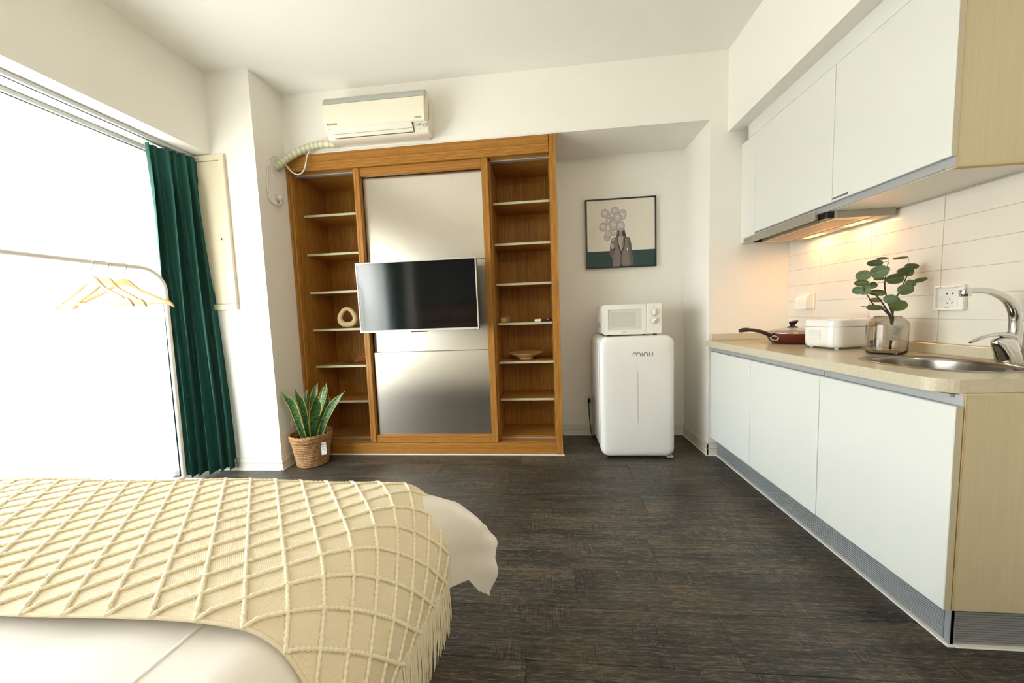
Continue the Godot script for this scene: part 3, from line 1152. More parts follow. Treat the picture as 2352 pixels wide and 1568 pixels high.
	for z in [ha + 0.1425, hb - 0.1425]:
		b = mb(hd)
		b.slab(Vector3(1.487, 1.3820, z - 0.070), Vector3(1.529, 1.3860, z + 0.070), 0.001)
		var gl := mat(rgb(255, 220, 170), 0.4)
		gl.emission_enabled = true
		gl.emission = Color(1.0, 0.72, 0.42)
		gl.emission_energy_multiplier = 7.0
		obj("lamp", b, gl, hd)
		var al := AreaLight3D.new()
		al.name = "hood_lamp_light"
		al.area_size = Vector2(0.04, 0.135)
		al.light_color = Color(1.0, 0.72, 0.42)
		al.light_energy = 0.16
		al.shadow_enabled = true
		al.area_range = 8.0
		hd.add_child(al, true)
		al.position = Vector3(1.508, 1.3815, z) - hd.position
		al.rotation_degrees = Vector3(-90, 0, 0)

func sink_at(a: float, rx: float, rz: float) -> Vector2:
	var c := cos(a)
	var s := sin(a)
	var e := 2.0 / 2.3
	return Vector2(1.335 + rx * signf(c) * pow(absf(c), e), -1.31 + rz * signf(s) * pow(absf(s), e))

# ---------------------------------------------------------------- bed
var throw_prof := []     # cross-section of the throw, evenly spaced
const PROF_STEP := 0.01

func throw_at(s: float, w: float) -> Vector3:
	var f := clampf(s / PROF_STEP, 0.0, throw_prof.size() - 1.001)
	var k := int(f)
	var p: Vector2 = throw_prof[k].lerp(throw_prof[k + 1], f - k)
	var zf := lerpf(-0.885, -0.972, smoothstep(0.02, 0.34, s))
	var zn := lerpf(-0.440, -0.478, smoothstep(0.02, 0.34, s))
	var z := lerpf(zf, zn, w / 0.5)
	var y := p.y + 0.004 * sin(s * 9.0 + w * 7.0) * smoothstep(0.2, 0.4, s)
	y -= 0.012 * (1.0 - smoothstep(0.0, 0.04, w)) * smoothstep(0.15, 0.35, s)
	y -= 0.007 * smoothstep(0.485, 0.5, w) * smoothstep(0.15, 0.35, s)
	return Vector3(p.x - 0.13 * (z + 0.95), y, z)

func throw_normal(s: float, w: float) -> Vector3:
	var e := 0.006
	var a := throw_at(s + e, w) - throw_at(maxf(s - e, 0.0), w)
	var b := throw_at(s, minf(w + e, 0.5)) - throw_at(s, maxf(w - e, 0.0))
	var n := a.cross(b).normalized()
	return n if n.y > 0.0 or n.x > 0.0 else -n

func build_bed() -> void:
	var t := thing("double_bed", "wide double bed with padded brown headboard under white bedding", "bed", Vector3(-1.17, 0, 0.1))
	var b := mb(t)
	b.slab(Vector3(-2.02, 0.06, -0.88), Vector3(-0.46, 0.24, 1.08), 0.01)
	obj("base", b, M.leather, t)
	for p in [Vector2(-1.95, -0.80), Vector2(-0.54, -0.80), Vector2(-1.95, 1.0), Vector2(-0.54, 1.0)]:
		b = mb(t)
		b.slab(Vector3(p.x - 0.03, 0.0, p.y - 0.03), Vector3(p.x + 0.03, 0.06, p.y + 0.03), 0.004)
		obj("leg", b, M.black, t)
	b = mb(t)
	b.xf = Transform3D(Basis(Vector3(1, 0, 0), Vector3(0, 0, -1), Vector3(0, 1, 0)), Vector3(-1.24, 0, 0.09) - t.position)
	b.extrude(rrect(1.58, 1.96, 0.08), 0.24, 0.465, 0.04)
	obj("mattress", b, M.mattress, t)
	b = mb(t)
	b.slab(Vector3(-2.10, 0.0, 1.162), Vector3(-0.30, 2.0, 1.20), 0.006)
	obj("head_panel", b, M.dark_panel, t)
	b = mb(t)
	b.slab(Vector3(-2.06, 0.0, 1.10), Vector3(-0.42, 0.98, 1.16), 0.01)
	var hb := obj("headboard", b, M.leather, t)
	for r in 3:
		for c in 3:
			b = mb(t)
			b.xf = Transform3D(Basis(Vector3(-1, 0, 0), Vector3(0, 1, 0), Vector3(0, 0, -1)), Vector3(-1.785 + c * 0.545, 0.375 + r * 0.245, 1.10) - t.position)
			b.extrude(rrect(0.535, 0.238, 0.04), 0.0, 0.05, 0.03)
			obj("cushion", b, M.leather, hb)

	# duvet: flat on top, rounded over the side and the foot, puffed out at the free corner
	var dv := thing("duvet", "plain off-white duvet whose loose corner hangs beside the throw", "duvet", Vector3(-1.17, 0.505, 0.0))
	var as_ := []
	var x := -1.58
	while x < -0.02:
		as_.append(x)
		x += 0.05
	for k in 34:
		as_.append(0.33 * k / 33.0)
	var bs := []
	for k in 34:
		bs.append(0.33 - 0.33 * k / 33.0)
	var z := -0.03
	while z > -1.85:
		bs.append(z)
		z -= 0.04
	var rows := []
	for bb in bs:
		var row := PackedVector3Array()
		for aa in as_:
			row.append(duvet_at(aa, bb))
		rows.append(row)
	b = mb(dv)
	b.grid(rows, false, true)
	obj("cover", b, M.linen, dv)
	rows = []
	for k in 30:
		var q := duvet_at(-0.10 + 0.0012 * k, -0.38 - 0.04 * k)
		rows.append(PackedVector3Array([q + Vector3(-0.0035, 0.0004, 0), q + Vector3(-0.002, 0.0022, 0), q + Vector3(0.002, 0.0022, 0), q + Vector3(0.0035, 0.0004, 0)]))
	b = mb(dv)
	b.grid(rows, false, true)
	obj("seam", b, M.cotton, dv)

	# throw
	var pts := [Vector3(-0.283, 0.262, 0), Vector3(-0.276, 0.32, 0), Vector3(-0.290, 0.387, 0), Vector3(-0.333, 0.456, 0), Vector3(-0.385, 0.500, 0), Vector3(-0.47, 0.5215, 0), Vector3(-0.7, 0.524, 0), Vector3(-1.2, 0.522, 0), Vector3(-1.7, 0.517, 0), Vector3(-2.02, 0.512, 0)]
	var fine := curve(pts, 40)
	var acc := 0.0
	var next := 0.0
	for k in fine.size() - 1:
		var d: float = fine[k].distance_to(fine[k + 1])
		while next <= acc + d:
			var q: Vector3 = fine[k].lerp(fine[k + 1], (next - acc) / maxf(d, 1e-6))
			throw_prof.append(Vector2(q.x, q.y))
			next += PROF_STEP
		acc += d
	var smax := (throw_prof.size() - 2) * PROF_STEP
	var th := thing("throw_blanket", "cream knitted throw with raised diamond cords and long fringe", "blanket", Vector3(-1.1, 0.52, -0.72))
	rows = []
	for r in 51:
		var w := 0.5 * r / 50.0
		var row := PackedVector3Array()
		var tri := absf(fposmod(w / 0.083, 1.0) - 0.5) * 2.0
		var s0 := 0.024 * tri
		for c in 110:
			var f := c / 109.0
			var s := s0 + (smax - s0) * (f * f * 0.55 + f * 0.45)
			row.append(throw_at(s, w))
		rows.append(row)
	b = mb(th)
	b.grid(rows, false, false)
	obj("cloth", b, M.throw, th)
	# rolled near and far edges
	for w in [0.002, 0.498]:
		var path := []
		for c in 120:
			path.append(throw_at(0.01 + (smax - 0.01) * c / 119.0, w))
		b = mb(th)
		b.tube(path, 0.0035, 6)
		obj("rolled_edge", b, M.throw, th)
	# diamond cords made of small bobbles
	var per := 0.083
	var bob := 0.0105
	for fam in [-1.0, 1.0]:
		var k := -8
		while k * per < smax + 0.6:
			var path := []
			var rads := []
			var dist := 0.0
			var w := 0.0
			var step := bob / 4.0 / 1.414
			while w <= 0.5:
				var s: float = k * per + fam * w
				if s > 0.004 and s < smax - 0.005:
					path.append(throw_at(s, w) + throw_normal(s, w) * 0.0022)
					rads.append(0.0043 * (0.60 + 0.50 * absf(sin(PI * dist / bob))))
				dist += bob / 4.0
				w += step
			if path.size() > 6:
				b = mb(th)
				b.tube(path, rads, 7)
				obj("bobble_cord", b, M.cord, th)
			k += 1
	# fringe, one bunch to every half diamond
	var bunches := 12
	for q in bunches:
		b = mb(th)
		for i in 15:
			var w := 0.5 * (q + (i + 0.5) / 15.0) / bunches
			var tri := absf(fposmod(w / 0.083, 1.0) - 0.5) * 2.0
			var p := throw_at(0.024 * tri + 0.002, w)
			var len := rng.randf_range(0.125, 0.175)
			var sway := rng.randf_range(-0.018, 0.018)
			var out := rng.randf_range(0.0, 0.014)
			var path := []
			for e in 6:
				var f := e / 5.0
				path.append(p + Vector3(out * f - 0.008 * f * f + rng.randf_range(-0.0012, 0.0012), -len * f, sway * f * f + rng.randf_range(-0.0015, 0.0015)))
			b.tube(path, [0.0022, 0.0021, 0.002, 0.0019, 0.0018, 0.0008], 6)
		obj("tassel", b, M.cord, th)

const PUFF := [Vector2(-0.436, 0.494), Vector2(-0.36, 0.487), Vector2(-0.281, 0.463), Vector2(-0.232, 0.426), Vector2(-0.195, 0.389), Vector2(-0.174, 0.345), Vector2(-0.170, 0.275), Vector2(-0.178, 0.225)]

func roll(d: float, r: float) -> Vector2:     # cloth bent over an edge: (out, down)
	if d < r * PI * 0.5:
		return Vector2(r * sin(d / r), r * (1.0 - cos(d / r)))
	return Vector2(r, r + d - r * PI * 0.5)

func duvet_at(a: float, bz: float) -> Vector3:
	var da := maxf(a, 0.0)
	var db := maxf(bz, 0.0)
	var e := roll(da, 0.13)
	var pressed := Vector2(-0.436 + minf(a, 0.0) + e.x, 0.494 - e.y)
	var f := clampf(da / 0.33, 0.0, 0.9999) * (PUFF.size() - 1)
	var k := int(f)
	var puffed: Vector2 = PUFF[k].lerp(PUFF[k + 1], f - k) + Vector2(minf(a, 0.0), 0)
	var o := roll(db, 0.11)
	var z := -0.92 - minf(bz, 0.0) - o.x
	var wz := smoothstep(-0.885, -0.955, z)
	var p := pressed.lerp(puffed, wz)
	var y := p.y - o.y * clampf((p.y - 0.19) / 0.304, 0.0, 1.0)
	var side := smoothstep(0.03, 0.22, da)
	var x := p.x - 0.05 * side * smoothstep(0.05, 0.33, db)
	x += side * wz * (0.009 * sin(y * 46.0 + z * 38.0) + 0.005 * sin(y * 95.0 - z * 60.0))
	z += 0.012 * sin(p.x * 52.0) * smoothstep(0.05, 0.3, db)
	y -= 0.055 * smoothstep(0.24, 0.33, da) * exp(-pow((db - 0.045) / 0.035, 2.0))
	y += 0.030 * smoothstep(0.24, 0.33, da) * exp(-pow((z + 0.925) / 0.03, 2.0)) * (1.0 if db == 0.0 else 0.0)
	if da == 0.0 and db == 0.0:
		y += (0.005 * sin(x * 6.0 + 1.0) * sin(z * 5.0) + 0.002 * sin(x * 21.0 + z * 9.0)) * smoothstep(-0.46, -0.6, x)
	x -= 0.13 * (clampf(z, -1.1, -0.1) + 0.95) * smoothstep(-1.3, -0.45, x) * (1.0 - wz)
	return Vector3(x, y, z)

func build_curtains() -> void:
	# two ceiling tracks under the beam
	for q in [[-2.245, "aluminium curtain track carrying the green curtain"], [-2.400, "aluminium curtain track carrying the sheer curtain"]]:
		var t := thing("curtain_track", q[1], "curtain track", Vector3(q[0], 2.10, -0.4))
		var b := mb(t)
		b.slab(Vector3(q[0] - 0.022, 2.078, -2.14), Vector3(q[0] - 0.017, 2.0995, 1.9), 0.001)
		b.slab(Vector3(q[0] + 0.017, 2.078, -2.14), Vector3(q[0] + 0.022, 2.0995, 1.9), 0.001)
		b.slab(Vector3(q[0] - 0.017, 2.094, -2.14), Vector3(q[0] + 0.017, 2.0995, 1.9), 0.0)
		b.slab(Vector3(q[0] - 0.017, 2.078, -2.14), Vector3(q[0] - 0.006, 2.081, 1.9), 0.0)
		b.slab(Vector3(q[0] + 0.006, 2.078, -2.14), Vector3(q[0] + 0.017, 2.081, 1.9), 0.0)
		obj("rail", b, M.aluminium, t)
		for z in [-1.25, 0.2]:
			b = mb(t)
			b.slab(Vector3(q[0] - 0.024, 2.084, z - 0.02), Vector3(q[0] + 0.024, 2.099, z + 0.02), 0.002)
			obj("bracket", b, M.plastic, t)
	# green blackout curtains, drawn aside in pinch pleats
	green_curtain("dark green blackout curtain drawn aside in deep folds by the pillar", Vector3(-2.295, 0, -1.905), Vector3(-2.372, 0, -1.965), Vector3(-2.205, 0, -2.128), Vector3(-2.130, 0, -2.120))
	green_curtain("dark green blackout curtain gathered at the bed head end of the window", Vector3(-2.25, 0, 1.02), Vector3(-2.25, 0, 1.02), Vector3(-2.25, 0, 0.42), Vector3(-2.25, 0, 0.42))
	var b: MB
	var rows := []
	var nv := 24
	var nu := 420
	# sheer
	var sc := thing("sheer_curtain", "translucent white sheer curtain filling the window, glowing with daylight", "curtain", Vector3(-2.42, 0.02, -0.4))
	for j in nv + 1:
		var f := j / float(nv)
		var y := lerpf(2.075, 0.02, f)
		var row := PackedVector3Array()
		for i in nu + 1:
			var u := i / float(nu)
			var z := lerpf(-2.10, 1.75, u)
			var ph := TAU * (z * 6.5 + 0.35 * sin(z * 4.0))
			var amp := lerpf(0.012, 0.022, f)
			row.append(Vector3(-2.435 + amp * sin(ph) + 0.007 * sin(ph * 2.3 + 3.0 * f), y, z))
		rows.append(row)
	b = mb(sc)
	b.grid(rows, false, false)
	obj("cloth", b, M.sheer, sc)
	rows = []
	for j in 3:
		var row := PackedVector3Array()
		for i in nu + 1:
			var u := i / float(nu)
			var z := lerpf(-2.10, 1.75, u)
			var ph := TAU * (z * 6.5 + 0.35 * sin(z * 4.0))
			row.append(Vector3(-2.432 + 0.012 * sin(ph) + 0.007 * sin(ph * 2.3), 2.077 - j * 0.035, z))
		rows.append(row)
	b = mb(sc)
	b.grid(rows, false, false)
	obj("heading_tape", b, M.sheer, sc)

func green_curtain(label: String, a_top: Vector3, a_low: Vector3, e_top: Vector3, e_low: Vector3) -> void:
	var gc := thing("green_curtain", label, "curtain", (a_low + e_low) * 0.5 + Vector3(0, 0.02, 0), "pair of green curtains")
	var folds := 6.0
	var rows := []
	var nv := 70
	var nu := 260
	for j in nv + 1:
		var f := j / float(nv)           # 0 at the top
		var y := lerpf(2.078, 0.022, f)
		var a := a_top.lerp(a_low, f)
		var e := e_top.lerp(e_low, smoothstep(0.0, 1.0, f))
		var dir := (e - a).normalized()
		var nrm := Vector3(-dir.z, 0, dir.x)
		if nrm.x < 0.0:
			nrm = -nrm
		var amp := lerpf(0.018, 0.044, smoothstep(0.0, 0.14, f)) * lerpf(1.0, 1.1, f)
		var row := PackedVector3Array()
		for i in nu + 1:
			var u := i / float(nu)
			var ph := TAU * folds * (u + 0.018 * sin(u * 11.0 + 2.5 * f) + 0.02 * sin(TAU * u))
			var sv := sin(ph)
			var deep := 0.75 + 0.35 * sin(u * 17.0 + 1.3)
			var off := amp * deep * (signf(sv) * pow(absf(sv), 0.75)) + 0.008 * sin(ph * 0.5 + 5.0 * f)
			var slip := 0.006 * cos(ph) * smoothstep(0.05, 0.3, f)
			row.append(a.lerp(e, u) + nrm * off + dir * slip + Vector3(0, y + 0.004 * sin(ph * 0.5) * f, 0))
		rows.append(row)
	var b := mb(gc)
	b.grid(rows, false, false)
	obj("cloth", b, M.green, gc)
	for k in 8:
		var u := (k + 0.5) / 8.0
		var p := a_top.lerp(e_top, u) + Vector3(0.01, 2.07, 0)
		b = mb(gc)
		b.tube([p, p + Vector3(0.004, 0.012, 0), p + Vector3(0.012, 0.014, 0)], 0.0015, 6)
		obj("hook", b, M.plastic, gc)

func build_rack() -> void:
	var x := -2.18
	var t := thing("clothes_rack", "white tubular clothes rack with rounded corner in front of the sheer curtain", "clothes rack", Vector3(x, 0, -1.2))
	var path := [Vector3(x, 0.09, -1.822), Vector3(x, 1.21, -1.832)]
	for k in 9:
		var a := PI * 0.5 * k / 8.0
		path.append(Vector3(x, 1.21 + 0.118 * sin(a), -1.714 - 0.118 * cos(a)))
	path.append(Vector3(x, 1.328, -0.60))
	for k in 9:
		var a := PI * 0.5 * (1.0 - k / 8.0)
		path.append(Vector3(x, 1.21 + 0.118 * sin(a), -0.58 + 0.118 * cos(a)))
	path.append(Vector3(x, 0.09, -0.462))
	var b := mb(t)
	b.tube(path, 0.011, 12)
	obj("frame_tube", b, M.rack, t)
	for z in [-1.822, -0.462]:
		b = mb(t)
		b.tube([Vector3(x - 0.13, 0.03, z), Vector3(x - 0.10, 0.085, z), Vector3(x + 0.10, 0.085, z), Vector3(x + 0.13, 0.03, z)], 0.011, 10)
		obj("foot_bar", b, M.rack, t)
		for dx in [-0.13, 0.13]:
			b = mb(t)
			b.lathe([Vector2(0.001, 0.0), Vector2(0.013, 0.0), Vector2(0.014, 0.004), Vector2(0.014, 0.03), Vector2(0.012, 0.034), Vector2(0.001, 0.034)], 14, Vector3(x + dx, 0, z))
			obj("foot_cap", b, M.plastic, t)
	b = mb(t)
	b.tube([Vector3(x, 0.10, -1.822), Vector3(x, 0.10, -0.462)], 0.010, 10)
	obj("lower_rail", b, M.rack, t)
	var labs := ["beech wood coat hanger beside the rounded corner of the rack", "beech wood coat hanger hanging between two others", "beech wood coat hanger hanging farthest from the rack's rounded corner"]
	var spots := [[-1.632, 24.0, 0.200], [-1.562, 6.0, 0.185], [-1.505, 0.0, 0.212]]
	for k in 3:
		var h := thing("coat_hanger", labs[k], "coat hanger", Vector3(x, 1.328, spots[k][0]), "wooden hangers on the clothes rack")
		h.rotation_degrees.y = spots[k][1]
		make_hanger(h, spots[k][2])

func make_hanger(h: Node3D, half: float) -> void:
	# built about the bar: hook over the origin, shoulders along x
	var b := MB.new()
	var path := []
	for k in 13:
		var a := deg_to_rad(200.0 - 220.0 * k / 12.0)
		path.append(Vector3(0.021 * cos(a), -0.008 + 0.021 * sin(a), 0))
	path.append_array([Vector3(0.010, -0.034, 0), Vector3(0.001, -0.050, 0), Vector3(0.0, -0.085, 0)])
	b.tube(path, 0.0018, 8)
	obj("hook", b, M.wire, h)
	var top := []
	var bot := []
	var outline := [[0.0, -0.068, -0.104], [0.018, -0.070, -0.104], [0.036, -0.082, -0.110], [0.055, -0.104, -0.122], [0.075, -0.122, -0.136], [0.11, -0.140, -0.155], [0.15, -0.160, -0.175], [0.178, -0.175, -0.189], [0.185, -0.183, -0.193], [0.192, -0.178, -0.197], [0.205, -0.182, -0.205], [0.220, -0.196, -0.215], [0.230, -0.214, -0.222]]
	for sg in [-1.0, 1.0]:
		for o in outline:
			var p := Vector2(sg * o[0] / 0.230 * half, o[1])
			var q := Vector2(sg * o[0] / 0.230 * half, o[2])
			if sg < 0.0:
				top.push_front(p)
				bot.push_front(q)
			elif o[0] > 0.0:
				top.append(p)
				bot.append(q)
	var poly := top.duplicate()
	bot.reverse()
	poly.append_array(bot)
	b = MB.new()
	b.extrude(poly, -0.006, 0.006, 0.002)
	obj("shoulders", b, M.beech, h)
	b = MB.new()
	b.tube([Vector3(-half * 0.90, -0.200, 0), Vector3(half * 0.90, -0.200, 0)], 0.0045, 8)
	obj("trouser_bar", b, M.beech, h)

func build_plant() -> void:
	var c := Vector3(-1.667, 0, -2.255)
	var t := thing("potted_snake_plant", "snake plant with yellow-edged leaves in a round woven basket on the floor", "plant", c)
	# coiled basket: rows of slanting stitches
	var rows := []
	var nr := 92
	var ns := 168
	for r in nr + 1:
		var f := r / float(nr)
		var y := 0.002 + 0.216 * f
		var rad := lerpf(0.094, 0.126, f) + 0.006 * smoothstep(0.80, 0.82, f)
		var row := PackedVector3Array()
		for k in ns + 1:
			var u := k / float(ns)
			var lay := f * 17.0
			var ly := lay - floorf(lay)
			var dirn := 1.0 if int(lay) % 2 == 0 else -1.0
			var st := u * 56.0 + dirn * (ly - 0.5) * 0.9 + (0.5 if int(lay) % 2 == 0 else 0.0)
			var cell := absf(sin(PI * st))
			var rope := sqrt(maxf(0.0, sin(PI * ly)))
			var d := 0.0066 * rope * (0.35 + 0.65 * cell)
			var rib := fposmod(u * 14.0, 1.0)
			if rib < 0.04 and f < 0.8:
				d -= 0.002
			var a := TAU * u
			row.append(c + Vector3((rad + d) * cos(a), y, (rad + d) * sin(a)))
		rows.append(row)
	var rim := [[0.134, 0.222], [0.132, 0.227], [0.127, 0.227], [0.123, 0.222], [0.121, 0.16]]
	for q in rim:
		var row := PackedVector3Array()
		for k in ns + 1:
			var a := TAU * k / ns
			row.append(c + Vector3(q[0] * cos(a), q[1] + 0.002 * sin(k * 0.9), q[0] * sin(a)))
		rows.append(row)
	var low := PackedVector3Array()
	for k in ns + 1:
		low.append(c + Vector3(0, 0.002, 0))
	rows.push_front(low)
	var b := mb(t)
	b.grid(rows, true, false)
	var bm := mat(rgb(186, 148, 104), 0.8, 0.0, 0.3)
	var bimg := Image.create(256, 256, false, Image.FORMAT_RGB8)
	var r2 := RandomNumberGenerator.new()
	r2.seed = 9
	for y in 256:
		for x in 256:
			var k := hash(Vector2i(x / 3, y / 5)) % 100 / 100.0
			bimg.set_pixel(x, y, rgb(132, 98, 62).lerp(rgb(182, 144, 100), clampf(k + r2.randf_range(-0.1, 0.1), 0, 1)))
	bm.albedo_texture = ImageTexture.create_from_image(bimg)
	bm.albedo_color = Color.WHITE
	obj("basket", b, bm, t)
	b = mb(t)
	b.lathe([Vector2(0.121, 0.186), Vector2(0.08, 0.192), Vector2(0.001, 0.194)], 28, c)
	obj("soil", b, mat(rgb(52, 40, 30), 0.95), t)
	var leaf_img := Image.create(64, 512, false, Image.FORMAT_RGB8)
	var nz := noise(0.05, 61, 3)
	for y in 512:
		for x in 64:
			var u := absf(x - 31.5) / 31.5
			var wig := 0.06 * nz.get_noise_2d(x * 0.2, y * 0.7)
			var band := nz.get_noise_2d(x * 0.35 + 300.0, y * 1.9)
			var col := rgb(30, 66, 32).lerp(rgb(92, 130, 72), clampf(0.45 + 1.3 * band, 0.0, 1.0))
			if band < -0.16:
				col = rgb(24, 56, 30)
			if u + wig > 0.86:
				col = rgb(196, 188, 92)
			leaf_img.set_pixel(x, y, col)
	var lm := mat(Color.WHITE, 0.35)
	lm.albedo_texture = ImageTexture.create_from_image(leaf_img)
	lm.backlight_enabled = true
	lm.backlight = Color(0.18, 0.22, 0.08)
	var leaves := [
		[[[-1.714, 0.19, -2.241], [-1.732, 0.329, -2.22], [-1.745, 0.435, -2.20], [-1.764, 0.480, -2.185], [-1.804, 0.545, -2.165]], 0.0281],
		[[[-1.677, 0.19, -2.232], [-1.68, 0.332, -2.222], [-1.69, 0.439, -2.211], [-1.7, 0.493, -2.2], [-1.713, 0.557, -2.19]], 0.0232],
		[[[-1.708, 0.19, -2.259], [-1.695, 0.355, -2.264], [-1.698, 0.424, -2.27], [-1.701, 0.489, -2.275], [-1.673, 0.537, -2.28]], 0.0162],
		[[[-1.629, 0.19, -2.226], [-1.595, 0.362, -2.207], [-1.563, 0.427, -2.189], [-1.541, 0.511, -2.17]], 0.0373],
		[[[-1.673, 0.19, -2.262], [-1.656, 0.371, -2.269], [-1.644, 0.457, -2.276], [-1.63, 0.521, -2.283], [-1.609, 0.572, -2.29]], 0.0232],
		[[[-1.619, 0.19, -2.25], [-1.58, 0.358, -2.25], [-1.549, 0.453, -2.25], [-1.53, 0.522, -2.25], [-1.519, 0.58, -2.25]], 0.0249],
		[[[-1.623, 0.19, -2.229], [-1.592, 0.268, -2.217], [-1.55, 0.345, -2.204], [-1.516, 0.391, -2.192], [-1.483, 0.416, -2.18]], 0.0124],
		[[[-1.598, 0.19, -2.247], [-1.548, 0.316, -2.245], [-1.5, 0.394, -2.244], [-1.454, 0.45, -2.242], [-1.379, 0.522, -2.24]], 0.028],
		[[[-1.638, 0.19, -2.265], [-1.615, 0.351, -2.274], [-1.599, 0.446, -2.282], [-1.587, 0.496, -2.291], [-1.579, 0.551, -2.3]], 0.0162],
		[[[-1.622, 0.19, -2.268], [-1.589, 0.314, -2.278], [-1.561, 0.4, -2.289], [-1.551, 0.441, -2.3], [-1.549, 0.474, -2.31]], 0.014],
		[[[-1.696, 0.19, -2.268], [-1.702, 0.35, -2.282], [-1.703, 0.453, -2.296], [-1.703, 0.511, -2.31]], 0.0117]]
	var li := 0
	for lf in leaves:
		var pts := []
		for p in lf[0]:
			pts.append(Vector3(p[0], p[1], p[2]))
		var path := curve(pts, 8)
		var m := path.size()
		var front := []
		var back := []
		for k in m:
			var f := k / float(m - 1)
			var tng: Vector3 = (path[mini(k + 1, m - 1)] - path[maxi(k - 1, 0)]).normalized()
			var twist := -0.15 + 0.75 * sin(li * 2.3) + 0.9 * (f - 0.5) * sin(li * 4.1)
			var view := Vector3(-path[k].x * 0.6, 0.0, 2.2).normalized().rotated(Vector3.UP, twist)
			var across := tng.cross(view).normalized()
			var nrm := across.cross(tng).normalized()
			var w: float = lf[1] * (0.38 + 0.58 * sin(PI * clampf(f * 0.85 + 0.1, 0.0, 1.0))) * (1.0 - smoothstep(0.72, 1.0, f) * 0.97)
			var rf := PackedVector3Array()
			var rb := PackedVector3Array()
			for q in 9:
				var u := q / 4.0 - 1.0
				var cup := 0.28 * w * u * u
				var p: Vector3 = path[k] + across * w * u + nrm * cup
				rf.append(p)
				rb.append(p - nrm * 0.0025 * (1.0 - u * u * 0.9))
			front.append(rf)
			back.append(rb)
		b = mb(t)
		b.grid(front, false, false)
		b.grid(back, false, true)
		obj("leaf", b, lm, t)
		li += 1
	# shop tag on the basket
	var tg := Vector3(-1.546, 0.126, -2.205)
	b = mb(t)
	b.xf = Transform3D(Basis(Vector3(0, 1, 0), deg_to_rad(20)), tg - t.position)
	b.box(Vector3.ZERO, Vector3(0.032, 0.088, 0.0008), 0.0)
	var tgo := obj("price_tag", b, M.tag, t)
	b = mb(t)
	b.xf = Transform3D(Basis(Vector3(0, 1, 0), deg_to_rad(20)), tg - t.position)
	for q in [[-0.010, 0.030, 0.004, 0.016], [-0.001, 0.030, 0.003, 0.014], [0.010, 0.032, 0.005, 0.018], [-0.008, 0.012, 0.008, 0.003], [0.004, 0.012, 0.010, 0.003], [0.0, -0.002, 0.022, 0.0012], [0.0, -0.006, 0.022, 0.0012], [0.010, -0.016, 0.004, 0.003]]:
		b.box(Vector3(q[0], q[1], 0.0006), Vector3(q[2], q[3], 0.0003), 0.0)
	obj("tag_print", b, M.grey_print, tgo)

